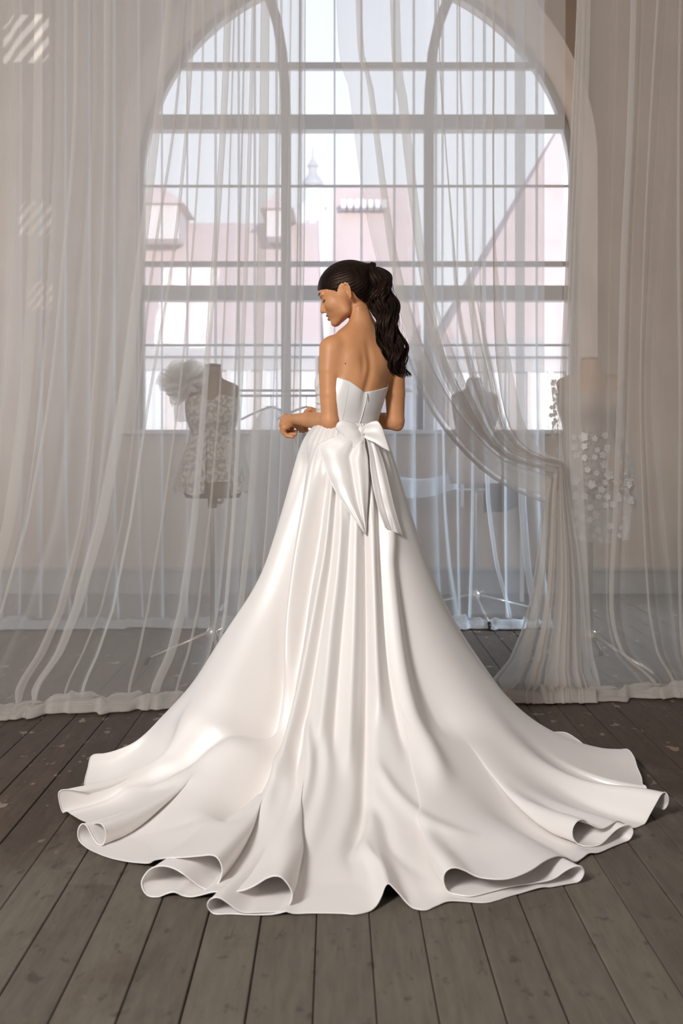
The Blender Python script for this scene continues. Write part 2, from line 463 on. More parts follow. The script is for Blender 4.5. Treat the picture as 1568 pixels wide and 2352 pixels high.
# boards run towards the window; joints between them are open gaps
xs = [-0.041]
while xs[-1] < 4.3: xs.append(xs[-1] + random.uniform(0.116, 0.136))
while xs[0] > -4.1: xs.insert(0, xs[0] - random.uniform(0.116, 0.136))
drift = -16.0 / FPX
for i in range(len(xs) - 1):
    y = 1.0 - random.uniform(0, 1.2)
    while y < YW - 0.01:
        y1 = min(YW, y + random.uniform(2.6, 4.4))
        if YW - y1 < 0.7: y1 = YW
        g = random.uniform(0.0006, 0.0018)
        dz = random.uniform(-0.0022, 0.0)
        v = []
        nseg = 3
        x0, x1 = xs[i] + g, xs[i+1] - g
        ya, yb = y + 0.0015, y1 - 0.0015
        bv = 0.0022
        mb = MB()
        rows = []
        for (xx, zz) in ((x0, -0.021), (x0, -bv), (x0+bv, 0.0), (x1-bv, 0.0), (x1, -bv), (x1, -0.021)):
            rows.append([(xx + drift*ya, ya, zz+dz), (xx + drift*yb, yb, zz+dz)])
        mb.grid(np.array(rows))
        mb.f += [(0, 2, 4, 6, 8, 10), (11, 9, 7, 5, 3, 1)]
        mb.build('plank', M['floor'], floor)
        y = y1

# window wall with the arched opening
def arch_z(x):
    t = AR*AR - (x-ACX)**2
    return ASP + math.sqrt(max(t, 0.0))
wb = MB()
YO = YG + 0.22
XA, XB = ACX-AR, ACX+AR
wb.box(XL, XA, YW, YO, 0, ZC)
wb.box(XB, XR, YW, YO, 0, ZC)
wb.box(XA, XB, YW, YO, 0, SILL)
ns = 64
ang = np.linspace(math.pi, 0, ns+1)
ax = ACX + AR*np.cos(ang); az = ASP + AR*np.sin(ang)
b = len(wb.v)
for y in (YW, YO):
    for x, z in zip(ax, az): wb.v.append((x, y, z))
    for x in ax: wb.v.append((x, y, ZC))
n1 = ns+1
for k in range(ns):
    wb.f.append((b+k, b+k+1, b+n1+k+1, b+n1+k))
    o2 = b+2*n1
    wb.f.append((o2+k+1, o2+k, o2+n1+k, o2+n1+k+1))
    wb.f.append((b+k+1, b+k, o2+k, o2+k+1))
tag(wb.build('wall_back', M['wall']), kind='structure')
tag(MB().box(XL-0.2, XL, -3.8, YO, 0, ZC).build('wall_left', M['studio']), kind='structure')
tag(MB().box(XR, XR+0.2, -3.8, YO, 0, ZC).build('wall_right', M['studio']), kind='structure')
tag(MB().box(XL-0.2, XR+0.2, -3.8, YO, ZC, ZC+0.15).build('ceiling', M['studio']), kind='structure')
dd = MB().box(XL, XR, YW-0.03, YW-0.001, 0, 0.17).box(XL, XR, YW-0.042, YW-0.001, 0.17, 0.195)
tag(dd.build('baseboard_back', M['dado']), kind='structure')
# wall behind the camera, pierced by one assumed, unseen louvred vent through which the low sun falls on the curtain
patch = Vector(P3(72, 62, 4.93))
tt = (patch.y + 3.6) / SUN_DIR.y * -1
vent = patch + SUN_DIR * tt
hw = 0.125
rw = MB()
rw.box(XL-0.2, vent.x-hw, -3.8, -3.6, 0, ZC).box(vent.x+hw, XR+0.2, -3.8, -3.6, 0, ZC)
rw.box(vent.x-hw, vent.x+hw, -3.8, -3.6, 0, vent.z-hw).box(vent.x-hw, vent.x+hw, -3.8, -3.6, vent.z+hw, ZC)
rear = rw.build('wall_rear', M['studio'])
tag(rear, kind='structure')
d1 = Vector((0.62, 0, 0.78)); d2 = Vector((0.78, 0, -0.62))        # slats run obliquely
for k in range(-4, 6):
    c0 = Vector((vent.x, -3.6, vent.z)) + d2*(k*0.050)
    s = MB()
    wdt = 0.0125 if -2 <= k <= 2 else 0.03
    q = [c0 - d1*0.32 - d2*wdt, c0 + d1*0.32 - d2*wdt, c0 + d1*0.32 + d2*wdt, c0 - d1*0.32 + d2*wdt]
    s.v = [tuple(p + Vector((0, 0.0, 0))) for p in q] + [tuple(p + Vector((0, 0.012, 0))) for p in q]
    s.f = [(0,3,2,1),(4,5,6,7),(0,1,5,4),(1,2,6,5),(2,3,7,6),(3,0,4,7)]
    s.build('assumed_vent_slat', M['studio'], rear)

# window
win = empty('window_1', (ACX, YG, SILL), kind='structure')
sl = MB().box(XA+0.002, XB-0.002, YW-0.05, YG-0.03, SILL+0.001, SILL+0.035)
bevel(sl.build('sill', M['sill'], win), 0.008)
def bar_curve(pts, w, d, name):
    """flat bar swept along points in the glass plane"""
    pts = [Vector((p[0], 0, p[1])) for p in pts]
    mbx = MB(); rows = []
    for i, p in enumerate(pts):
        t = (pts[min(i+1, len(pts)-1)] - pts[max(i-1, 0)]).normalized()
        nrm = Vector((t.z, 0, -t.x))
        a, c = p + nrm*w/2, p - nrm*w/2
        rows.append([(a.x, YG-d/2, a.z), (a.x, YG+d/2, a.z), (c.x, YG+d/2, c.z), (c.x, YG-d/2, c.z)])
    mbx.grid(np.array(rows), closed_u=True)
    n = len(mbx.v)
    mbx.f += [(0, 1, 2, 3), (n-1, n-2, n-3, n-4)]
    return mbx.build(name, M['frame'], win)
pw_, G2 = YG/FPX, lambda px, py: ((px-CX)*YG/FPX, CH+(HY-py)*YG/FPX)
fr = 0.05
outer = [(XA+fr/2, SILL+0.03), (XA+fr/2, ASP)] + [(ACX+(AR-fr/2)*math.cos(a), ASP+(AR-fr/2)*math.sin(a)) for a in np.linspace(math.pi, 0, 49)[1:-1]] + [(XB-fr/2, ASP), (XB-fr/2, SILL+0.03)]
bar_curve(outer, fr, 0.10, 'window_frame')
def hbar(py, tpx, d, name):
    z = CH+(HY-py)*YG/FPX
    hwid = AR-0.02 if z <= ASP else math.sqrt(max(AR**2-(z-ASP)**2, 0))-0.02
    bar_curve([(ACX-hwid, z), (ACX+hwid, z)], tpx*pw_, d, name)
    return z
HB = [hbar(153, 15, 0.06, 'glazing_bar'), hbar(285, 34, 0.13, 'transom'), hbar(428, 5, 0.03, 'glazing_bar'),
      hbar(607, 12, 0.05, 'glazing_bar'), hbar(675, 34, 0.13, 'transom'), hbar(793, 5, 0.03, 'glazing_bar')]
bar_curve([G2(657, 1000), G2(657, 600), G2(657, 285), G2(655, 210), G2(648, 120), G2(636, 50), G2(620, 0), G2(600, -40)], 0.078, 0.10, 'mullion')
bar_curve([G2(984, 1000), G2(984, 600), G2(984, 285), G2(986, 210), G2(993, 120), G2(1007, 55), G2(1028, 0), G2(1054, -40)], 0.078, 0.10, 'mullion')
XM = [XA, G2(657, 0)[0], G2(984, 0)[0], XB]
ZB = [SILL+0.03] + sorted(HB) + [ASP+AR]
for i in range(3):
    for j in range(len(ZB)-1):
        xsn = np.linspace(XM[i]+0.005, XM[i+1]-0.005, 25)
        lo = ZB[j]
        top = [min(ZB[j+1], arch_z(x)) for x in xsn]
        keep = [(x, t) for x, t in zip(xsn, top) if t > lo+0.01]
        if len(keep) < 2: continue
        rows = [[(x, YG, lo) for x, t in keep], [(x, YG, t) for x, t in keep]]
        MB().grid(np.array(rows)).build('window_pane', M['glass'], win)

# ================================================================== OUTSIDE
def far(px, py, D): return P3(px, py, D)
def building(label, x0, x1, D, eave_py, ridge_py, depth, hip0=0.0, hip1=0.0, sillrow=True, grp=None):
    X0, X1 = (x0-CX)*D/FPX, (x1-CX)*D/FPX
    ze = CH+(HY-eave_py)*D/FPX
    zr = CH+(HY-ridge_py)*(D+depth/2)/FPX
    root = empty('house', ((X0+X1)/2, D, -3.0), label, 'house', grp)
    MB().box(X0, X1, D, D+depth, -3.0, ze).build('wall', M['facade'], root)
    ov, ox = 0.35, 0.15
    r = MB()
    r.v = [(X0-ox, D-ov, ze-0.1), (X1+ox, D-ov, ze-0.1), (X1+ox, D+depth+ov, ze-0.1), (X0-ox, D+depth+ov, ze-0.1),
           (X0+hip0, D+depth/2, zr), (X1-hip1, D+depth/2, zr)]
    r.f = [(0,1,5,4), (2,3,4,5), (1,2,5), (3,0,4), (0,3,2,1)]
    r.build('roof', M['roof'], root)
    MB().box(X0-ox, X1+ox, D-ov-0.1, D-ov, ze-0.55, ze-0.08).box(X0, X1, D-0.18, D, ze-0.95, ze-0.55).build('cornice', M['facade_dark'], root)
    return root, ze, zr
def far_window(root, px0, px1, py0, py1, D, arch=False):
    a = P3(px0, py1, D-0.06); c = P3(px1, py0, D-0.06)
    w = MB(); t = 0.12
    w.box(a[0]-t, a[0], a[1]-0.1, a[1]+0.05, a[2]-t, c[2]+t).box(c[0], c[0]+t, a[1]-0.1, a[1]+0.05, a[2]-t, c[2]+t)
    w.box(a[0], c[0], a[1]-0.1, a[1]+0.05, c[2], c[2]+t).box(a[0]-t, c[0]+t, a[1]-0.14, a[1]+0.05, a[2]-t, a[2])
    w.box((a[0]+c[0])/2-0.03, (a[0]+c[0])/2+0.03, a[1]-0.06, a[1]+0.05, a[2], c[2])
    if arch:
        cxm, rad = (a[0]+c[0])/2, (c[0]-a[0])/2+t
        pts = [(cxm+rad*math.cos(q), a[1]-0.03, c[2]+t*0.5+rad*math.sin(q)) for q in np.linspace(math.pi, 0, 13)]
        w.tube(pts, 0.09, 6)
    f = w.build('window', M['facade'], root)
    MB().box(a[0], c[0], a[1]-0.02, a[1]+0.05, a[2], c[2]).build('pane', M['pane_far'], f)
hA, ze, zr = building('wide house with low pink tiled roof and pale front, behind the left window half', 140, 724, 34, 778, 512, 9)
for (a, c) in ((335, 372), (430, 468), (530, 568), (610, 640)):
    far_window(hA, a, c, 850, 985, 34, True)
dm = MB(); DD = 36.2
for (xa, xb, ya, yb) in ((318, 410, 440, 505), (612, 660, 452, 500)):
    a = P3(xa, yb, DD); c = P3(xb, ya, DD)
    d = MB().box(a[0], c[0], DD, DD+2.5, a[2]-0.6, c[2]-0.35).build('dormer', M['facade'], hA)
    rr = MB(); rr.v = [(a[0]-0.2, DD-0.2, c[2]-0.4), (c[0]+0.2, DD-0.2, c[2]-0.4), (c[0]+0.2, DD+2.6, c[2]-0.4), (a[0]-0.2, DD+2.6, c[2]-0.4), ((a[0]+c[0])/2, DD+0.4, c[2]+0.3), ((a[0]+c[0])/2, DD+2.6, c[2]+0.3)]
    rr.f = [(0,1,4), (1,2,5,4), (3,0,4,5), (0,3,2,1)]
    rr.build('dormer_roof', M['roof'], hA)
hB, _, _ = building('pink roofed house with a row of small white dormer windows, middle of the window', 765, 957, 38, 790, 425, 10)
far_window(hB, 925, 946, 910, 1000, 38, True); far_window(hB, 800, 830, 880, 985, 38, True)
for k in range(7):
    xa = 783 + k*15.5
    D2 = 42.0
    a = P3(xa, 484, D2); c = P3(xa+10.5, 466, D2)
    w = MB().box(a[0], c[0], D2-0.6, D2+0.8, a[2], c[2])
    w.build('roof_window', M['white_metal'], hB)
hC, _, _ = building('tall house with steep pink tiled roof behind the right window half', 1023, 1560, 31, 775, 175, 13, hip0=5.3, hip1=0.2)
for (a, c) in ((1040, 1078), (1130, 1168), (1220, 1258), (1310, 1340)):
    far_window(hC, a, c, 850, 985, 31)
# church tower
tw = empty('church_tower', (P3(718, 0, 62)[0], 62, -3), 'slender pale church tower with lantern and pointed spire beyond the roofs', 'tower')
tx = P3(718, 0, 62)[0]; u = 62/FPX
zz = lambda py: CH+(HY-py)*u
MB().box(tx-26*u, tx+26*u, 62-26*u, 62+26*u, -3, zz(475)).build('shaft', M['tower'], tw)
MB().lathe([(36*u, zz(478)), (36*u, zz(470)), (24*u, zz(462)), (17*u, zz(455)), (17*u, zz(425))], tx, 62, 8).build('belfry', M['tower'], tw)
MB().lathe([(24*u, zz(426)), (23*u, zz(418)), (14*u, zz(405)), (9*u, zz(398)), (9*u, zz(385)), (13*u, zz(382)), (7*u, zz(372)), (1.5*u, zz(362)), (1.2*u, zz(340))], tx, 62, 12).build('spire', M['facade_dark'], tw)
for k in (-1, 1):
    MB().box(tx+k*11*u-5*u, tx+k*11*u+5*u, 62-27*u, 62-26*u, zz(560), zz(510)).build('louvre', M['facade_dark'], tw)

# ================================================================== SHEER CURTAINS
def fold_sheet(name, mat, rows, lines, label, sub=4, hem=None, seed=0, edge=None):
    """rows: list of (py, Y); lines: list of (xs per row in px, width px, gap m). Each line is a pleat in which the cloth doubles back over itself."""
    rr = np.random.default_rng(seed)
    rows = np.array(rows, dtype=float)
    R = 70
    tr = np.linspace(0, len(rows)-1, R)
    pyr = np.interp(tr, np.arange(len(rows)), rows[:, 0])
    yr = gsmooth(np.interp(tr, np.arange(len(rows)), rows[:, 1])[:, None], 2)[:, 0]
    prof = []
    X = []
    for (xsl, w, g) in lines:
        xq = catmull(np.array(xsl, dtype=float)[:, None], 12)[:, 0]
        X.append(np.interp(tr, np.linspace(0, len(rows)-1, len(xq)), xq))
    nl = len(lines)
    cx_, cy_ = [], []
    for i, (xsl, w, g) in enumerate(lines):
        x = X[i]
        wv = w*(1+0.25*np.sin(tr*0.7+i)) if w > 0 else np.zeros(R)
        if i > 0:
            mid = (X[i-1]+x)/2
            amp = 0.012*rr.uniform(0.3, 1.2)*rr.choice([-1, 1])
            gp = lines[i-1][2]
            cx_.append(mid*0.5+X[i-1]*0.5); cy_.append(np.full(R, -gp*1.2)+amp*0.6)
            cx_.append(mid*0.5+x*0.5); cy_.append(np.full(R, -g*0.2)+amp)
        if w == 0:
            cx_.append(x); cy_.append(np.zeros(R)); continue
        for fx, fy in ((0.30, 0), (0.5, -0.5), (0.3, -1), (-0.3, -1), (-0.5, -1.5), (-0.3, -2)):
            cx_.append(x+fx*wv); cy_.append(np.full(R, fy*g))
    cx_, cy_ = np.array(cx_), np.array(cy_)
    sx = catmull(cx_, sub); sy = catmull(cy_, sub)          # K x R
    K = len(sx)
    G = np.zeros((R, K, 3))
    for r in range(R):
        px = sx[:, r]
        Y = yr[r] + sy[:, r]
        if hem is not None:
            Y = Y - hem(px, pyr[r])
        z = CH + (HY-pyr[r])*Y/FPX
        G[r, :, 0] = (px-CX)*Y/FPX; G[r, :, 1] = Y; G[r, :, 2] = np.maximum(z, 0.02)
    # cloth that is too long lies in a low roll on the floor
    base = G[-1].copy()
    extra = []
    ph = rr.uniform(0, 6, 6)
    xx = base[:, 0]
    lump = 0.5+0.30*np.sin(xx*9+ph[0]+1.3*np.sin(xx*4))+0.22*np.sin(xx*23+ph[1]+np.sin(xx*9))+0.14*np.sin(xx*47+ph[2])
    slide = 0.5+0.35*np.sin(xx*5+ph[3])+0.25*np.sin(xx*13+ph[4]+np.sin(xx*6))+0.18*np.sin(xx*37+ph[5])
    soft = gsmooth(base[:, :2], 9)
    for lap in range(3):
        for (dy, z0, z1) in ((0.025, 0.030, 0.048), (0.06, 0.036, 0.072), (0.10, 0.028, 0.060), (0.145, 0.014, 0.032), (0.165, 0.006, 0.010), (0.12, 0.005, 0.006), (0.05, 0.007, 0.012)):
            q = base.copy()
            sm_ = min(1.0, dy/0.06+0.8*lap)
            q[:, :2] = base[:, :2]*(1-sm_)+soft*sm_
            q[:, 1] -= dy*(0.70+0.6*slide)*(1-0.10*lap)+0.012*lap
            q[:, 2] = np.maximum((z0+(z1-z0)*(lump+0.35*np.sin(xx*31+dy*70+lap*2)*(z1 > 0.02)))*(1-0.2*lap)+0.002*lap, 0.004)
            extra.append(q)
    E = catmull(np.array([G[-2], G[-1]]+extra), 3)[3:]
    G = np.concatenate([G[:-1], E])
    o = link_mesh(name, G.reshape(-1, 3), quads(G.shape[0], K), mat)
    return tag(o, label, 'curtain')

# near left curtain: rows (py, depth); pleats fan out towards the lower left
rowsL = [(-1130, 5.02), (0, 5.0), (300, 5.0), (600, 4.99), (900, 4.98), (1200, 4.95), (1400, 4.92), (1500, 4.90), (1588, 4.87)]
LL = [
 ([-330, -330, -340, -350, -380, -430, -480, -520, -560], 0, 0.01),
 ([-250, -250, -255, -265, -290, -330, -380, -420, -460], 0, 0.012),
 ([-150, -150, -155, -165, -190, -235, -290, -330, -370], 12, 0.012),
 ([-60, -60, -62, -70, -95, -140, -190, -235, -280], 0, 0.012),
 ([22, 22, 22, 18, 0, -40, -90, -135, -185], 0, 0.012),
 ([88, 88, 86, 76, 58, 20, -30, -75, -120], 22, 0.012),
 ([128, 128, 126, 112, 92, 55, 5, -40, -90], 0, 0.010),
 ([174, 174, 170, 145, 115, 62, 5, -35, -70], 8, 0.010),
 ([212, 212, 210, 188, 160, 120, 60, 10, -25], 0, 0.010),
 ([246, 246, 244, 236, 218, 190, 140, 95, 45], 17, 0.012),
 ([300, 300, 296, 276, 252, 220, 175, 130, 85], 0, 0.010),
 ([420, 388, 358, 322, 285, 232, 176, 135, 80], 20, 0.013),
 ([440, 425, 398, 352, 318, 280, 232, 190, 150], 5, 0.010),
 ([455, 446, 428, 396, 345, 300, 260, 225, 190], 6, 0.010),
 ([470, 468, 460, 440, 412, 372, 340, 318, 296], 4, 0.008),
 ([530, 524, 512, 492, 470, 445, 418, 392, 356], 17, 0.012),
 ([545, 538, 530, 520, 505, 480, 455, 432, 405], 4, 0.008),
 ([566, 562, 556, 548, 538, 520, 500, 480, 450], 4, 0.008),
 ([588, 582, 574, 565, 552, 535, 518, 500, 480], 8, 0.010),
 ([614, 609, 606, 600, 592, 573, 552, 538, 520], 17, 0.013),
 ([650, 646, 642, 636, 628, 612, 596, 584, 570], 4, 0.008),
 ([672, 668, 664, 658, 650, 638, 626, 616, 604], 3, 0.008),
 ([690, 688, 686, 682, 674, 664, 655, 648, 640], 3, 0.008),
 ([704, 701, 700, 698, 689, 678, 668, 660, 652], 2, 0.006),
]
def hemL(px, py):
    return 0.23*np.clip((430-px)/430, 0, 1.6)*sstep(900, 1590, py)
fold_sheet('sheer_curtain', M['veil'], rowsL, LL, 'floor-length sheer curtain hanging free on the left in front of the lace dress form', hem=hemL, seed=3)

# far curtain hung close to the window wall
rowsB = [(-560, 6.98), (0, 6.98), (400, 6.98), (800, 6.97), (1150, 6.95), (1300, 6.93), (1418, 6.90)]
LB = []
bx = -120.0
fixed = {495: 5, 585: 4, 690: 4, 768: 3, 905: 4, 1000: 5, 1016: 6, 1086: 4, 1112: 7, 1160: 4, 1194: 20, 1232: 6}
xsB = sorted(list(fixed.keys()) + [-120, -60, -5, 48, 95, 150, 205, 262, 318, 372, 430, 548, 635, 830, 950, 1050, 1250])
for k, x in enumerate(xsB):
    w = fixed.get(x, 4)
    flare = {1000: 12, 1016: 34, 1112: 58, 1194: 34, 1232: 30}.get(x, RNG.uniform(-8, 14))
    if x in (-120, 1250): w = 0
    LB.append(([x, x, x, x, x+flare*0.15, x+flare*0.5, x+flare], w, 0.010))
fold_sheet('sheer_curtain', M['veil_back'], rowsB, LB, 'cool white sheer curtain hanging farthest back, right in front of the window wall', seed=11)

# near right straight panel
rowsR = [(-1130, 5.06), (0, 5.06), (300, 5.06), (600, 5.05), (900, 5.04), (1200, 5.03), (1400, 5.02), (1500, 5.01), (1572, 5.0)]
LR = [
 ([1330, 1326, 1312, 1300, 1286, 1284, 1270, 1255, 1230], 3, 0.008),
 ([1336, 1332, 1318, 1305, 1294, 1294, 1288, 1276, 1256], 12, 0.008),
 ([1341, 1337, 1326, 1314, 1304, 1308, 1306, 1298, 1284], 16, 0.008),
 ([1348, 1344, 1335, 1322, 1315, 1320, 1326, 1324, 1318], 18, 0.010),
 ([1356, 1352, 1344, 1332, 1326, 1336, 1346, 1354, 1372], 12, 0.008),
 ([1420, 1412, 1404, 1396, 1392, 1392, 1392, 1412, 1470], 0, 0.010),
 ([1462, 1455, 1446, 1432, 1424, 1412, 1404, 1430, 1505], 12, 0.011),
 ([1482, 1474, 1462, 1448, 1440, 1430, 1424, 1448, 1516], 0, 0.010),
 ([1530, 1510, 1492, 1478, 1470, 1478, 1490, 1510, 1548], 5, 0.010),
 ([1548, 1530, 1508, 1490, 1478, 1490, 1506, 1524, 1556], 0, 0.010),
 ([1560, 1552, 1535, 1515, 1500, 1520, 1540, 1552, 1576], 0, 0.010),
 ([1572, 1562, 1558, 1558, 1562, 1560, 1562, 1568, 1590], 6, 0.012),
 ([1640, 1632, 1630, 1630, 1632, 1630, 1632, 1640, 1650], 0, 0.012),
 ([1760, 1752, 1750, 1750, 1752, 1750, 1752, 1760, 1770], 16, 0.012),
 ([1880, 1872, 1870, 1870, 1872, 1870, 1872, 1880, 1890], 0, 0.012),
]
fold_sheet('sheer_curtain', M['veil'], rowsR, LR, 'straight sheer curtain at the right edge, in front of the flower-trimmed dress', seed=5)

# near right curtain drawn aside and pinned to its neighbour
def tied_curtain():
    # each line: upper path to the tie, then lower path to the floor (px, py)
    up = [
     [(768,-1130),(772,0),(800,200),(830,430),(862,590),(905,720),(945,850),(985,940),(1040,1015),(1110,1085),(1180,1128),(1248,1156)],
     [(782,-1130),(784,0),(808,200),(840,430),(872,590),(912,720),(950,840),(994,930),(1050,1005),(1120,1075),(1185,1115),(1252,1140)],
     [(815,-1130),(815,0),(843,200),(876,470),(897,600),(932,750),(978,870),(1035,968),(1100,1040),(1160,1085),(1210,1105),(1258,1122)],
     [(832,-1130),(832,0),(858,200),(894,470),(914,600),(950,750),(998,870),(1052,962),(1112,1030),(1165,1070),(1215,1090),(1264,1105)],
     [(866,-1130),(866,0),(888,220),(918,470),(942,640),(978,790),(1022,890),(1072,968),(1126,1030),(1170,1062),(1222,1078),(1268,1092)],
     [(893,-1130),(893,0),(914,250),(942,500),(966,680),(1004,830),(1046,920),(1090,985),(1136,1035),(1175,1058),(1226,1072),(1274,1084)],
     [(918,-1130),(918,0),(938,250),(966,500),(998,690),(1040,840),(1078,925),(1108,985),(1142,1030),(1180,1054),(1230,1068),(1279,1079)],
     [(962,-1130),(962,0),(980,280),(1002,500),(1028,690),(1066,850),(1098,930),(1122,985),(1150,1026),(1186,1050),(1234,1064),(1283,1075)],
     [(1004,-1130),(1004,0),(1018,300),(1033,500),(1050,700),(1080,850),(1108,930),(1130,985),(1156,1022),(1190,1046),(1238,1061),(1286,1072)],
     [(1010,-1130),(1010,0),(1024,300),(1040,500),(1058,700),(1088,850),(1114,930),(1136,985),(1160,1020),(1194,1044),(1241,1059),(1288,1070)],
     [(1052,-1130),(1052,0),(1058,300),(1070,600),(1096,780),(1116,870),(1130,940),(1148,985),(1170,1018),(1204,1042),(1245,1056),(1290,1067)],
     [(1060,-1130),(1060,0),(1068,300),(1082,600),(1108,780),(1130,870),(1144,940),(1158,985),(1178,1016),(1210,1040),(1248,1054),(1291,1065)],
     [(1132,-1130),(1132,0),(1131,300),(1132,600),(1136,780),(1145,870),(1158,940),(1172,985),(1192,1014),(1220,1037),(1252,1051),(1292,1062)],
     [(1136,-1130),(1136,0),(1135,300),(1137,600),(1142,780),(1152,870),(1165,940),(1180,985),(1200,1014),(1226,1036),(1256,1050),(1293,1060)],
     [(1215,-1130),(1215,0),(1214,300),(1213,600),(1214,800),(1220,890),(1228,950),(1238,990),(1248,1016),(1262,1036),(1276,1047),(1294,1056)],
     [(1300,-1130),(1300,0),(1298,300),(1294,600),(1290,800),(1289,890),(1289,950),(1289,990),(1290,1015),(1290,1032),(1291,1042),(1294,1050)],
    ]
    lo0 = [(1248,1156),(1240,1200),(1236,1250),(1226,1320),(1214,1385),(1196,1450),(1168,1515),(1130,1560)]
    lo1 = [(1294,1050),(1310,1150),(1328,1250),(1338,1340),(1344,1420),(1348,1480),(1356,1540),(1372,1582)]
    nu, nl, sub = 60, 36, 6
    n = len(up)
    U = np.array([resample(catmull(np.array(l, float), 6), nu) for l in up])      # n x nu x 2
    # lower part: pleated bell
    Lw = []
    rr = np.random.default_rng(2)
    a, c = resample(lo0, nl), resample(lo1, nl)
    tl = np.linspace(0, 1, nl)[:, None]
    for i in range(n):
        f = i/(n-1)
        mid = a*(1-f)+c*f
        end = U[i, -1]
        mid = mid + (end-mid[0])*(1-tl)**3
        Lw.append(mid[1:])
    P = np.concatenate([U, np.array(Lw)], axis=1)        # n x T x 2
    T = P.shape[1]
    t = np.arange(T)
    dep = np.zeros((n, T))
    # the cloth lies nearly flat at the top and is gathered into many overlapping layers towards the tie
    K = 520
    k = np.linspace(0, 1, K)
    way = [0]
    dwy = [0.0]
    for a_, b_ in ((2, 3), (5, 6.1), (8, 9), (10, 11), (12, 13)):
        way += [b_, a_, b_]; dwy += [0.0, -0.45, -0.9]
    way.append(n-1); dwy.append(0.0)
    wl = np.r_[0, np.cumsum(np.abs(np.diff(way)))]
    lin = gsmooth(np.interp(k*wl[-1], wl, way)[:, None], 2.0)[:, 0]/(n-1)
    stepd = gsmooth(np.interp(k*wl[-1], wl, dwy)[:, None], 2.0)[:, 0]
    wob = k+0.012*np.sin(k*17)+0.008*np.sin(k*41+1)
    tri_s = lambda x: gsmooth((2*np.abs(2*(x-np.floor(x+0.5)))-1)[:, None], 2.5)[:, 0]
    accA = 0.080*tri_s(wob*8.0+0.5)+0.030*tri_s(wob*17.0)
    accA = accA*np.minimum(1, np.minimum(k, 1-k)/0.06)
    lay = np.cos(wob*8.0*2*math.pi+math.pi*0.5)+0.5*np.cos(wob*17.0*2*math.pi)
    mean_py = P[:, :, 1].mean(axis=0)
    gsel = np.where(t < nu, 0.04+0.96*sstep(420, 1010, mean_py), 1.0)
    gat = np.exp(-((t-nu)/9.0)**2)
    low = np.clip((t-nu)/nl, 0, 1)
    dens = catmull(P, 40)                                  # many columns to look positions up in
    nd = len(dens)
    G = np.zeros((T, K, 3))
    for j in range(T):
        idx = np.clip(lin+accA*gsel[j]*(1+0.1*low[j]), 0, 1)*(nd-1)
        px = np.interp(idx, np.arange(nd), dens[:, j, 0]); py = np.interp(idx, np.arange(nd), dens[:, j, 1])
        Y = 4.98+stepd*0.02*(1-gsel[j])+lay*(0.002+0.018*gsel[j])*(1-0.25*gat[j])-0.02*gat[j]-0.06*low[j]**2+lay*0.012*low[j]
        z = CH+(HY-py)*Y/FPX
        G[j, :, 0] = (px-CX)*Y/FPX; G[j, :, 1] = Y; G[j, :, 2] = np.maximum(z, 0.02)
    base = G[-1].copy(); ex = []
    xx = base[:, 0]
    lump = 0.5+0.3*np.sin(xx*13)+0.25*np.sin(xx*33+1+np.sin(xx*11))+0.15*np.sin(xx*71)
    for lap in range(3):
        q0 = 0.02*lap
        for (dy, dx, z0, z1) in ((0.02, -0.01, 0.035, 0.05), (0.07, -0.02, 0.035, 0.062), (0.12, -0.028, 0.018, 0.034), (0.145, -0.03, 0.006, 0.009), (0.10, -0.012, 0.005, 0.007), (0.03, 0.0, 0.008, 0.012)):
            q = base.copy(); q[:, :2] = base[:, :2]*0.25+gsmooth(base[:, :2], 14)*0.75; q[:, 1] = q[:, 1]*0.35+np.mean(base[:, 1])*0.65-dy*(1-q0*4)-q0*0.4; q[:, 0] += dx; q[:, 2] = (z0+(z1-z0)*lump)*(1-0.22*lap)+0.002*lap; ex.append(q)
    E = catmull(np.array([G[-2], G[-1]]+ex), 3)[3:]
    G = np.concatenate([G[:-1], E])
    o = link_mesh('sheer_curtain', G.reshape(-1, 3), quads(G.shape[0], K), M['veil'])
    tag(o, 'sheer curtain swept aside in a swag and pinned at the right, right of the ponytail', 'curtain')
tied_curtain()

# ================================================================== DRESS FORMS
def torso_profile():
    # (z relative to the crotch line, half width, half depth, forward shift)
    return [(0.00, 0.155, 0.105, 0.0), (0.03, 0.170, 0.115, 0), (0.10, 0.175, 0.118, 0), (0.18, 0.160, 0.108, 0), (0.27, 0.118, 0.085, 0),
            (0.33, 0.122, 0.088, 0), (0.40, 0.140, 0.108, -0.015), (0.45, 0.148, 0.112, -0.015), (0.50, 0.150, 0.095, 0), (0.545, 0.158, 0.078, 0),
            (0.568, 0.150, 0.066, 0.005), (0.585, 0.118, 0.058, 0.01), (0.598, 0.080, 0.053, 0.012), (0.610, 0.058, 0.051, 0.012), (0.626, 0.052, 0.050, 0.012), (0.655, 0.050, 0.049, 0.012), (0.668, 0.046, 0.045, 0.012)]
def loft(prof, cx, cy, z0, scale=1.0, n=40, grow=0.0, rot=0.0):
    pr = catmull(np.array(prof, float), 4)
    G = []
    for z, a, b_, sh in pr:
        an = np.linspace(0, 2*math.pi, n, endpoint=False)
        x = np.sign(np.cos(an))*np.abs(np.cos(an))**0.9*(a*scale+grow); y = np.sign(np.sin(an))*np.abs(np.sin(an))**0.9*(b_*scale+grow)+sh*scale
        xr = x*math.cos(rot)-y*math.sin(rot); yr2 = x*math.sin(rot)+y*math.cos(rot)
        G.append(np.stack([cx+xr, cy+yr2, np.full(n, z0+z*scale)], axis=1))
    return np.array(G)
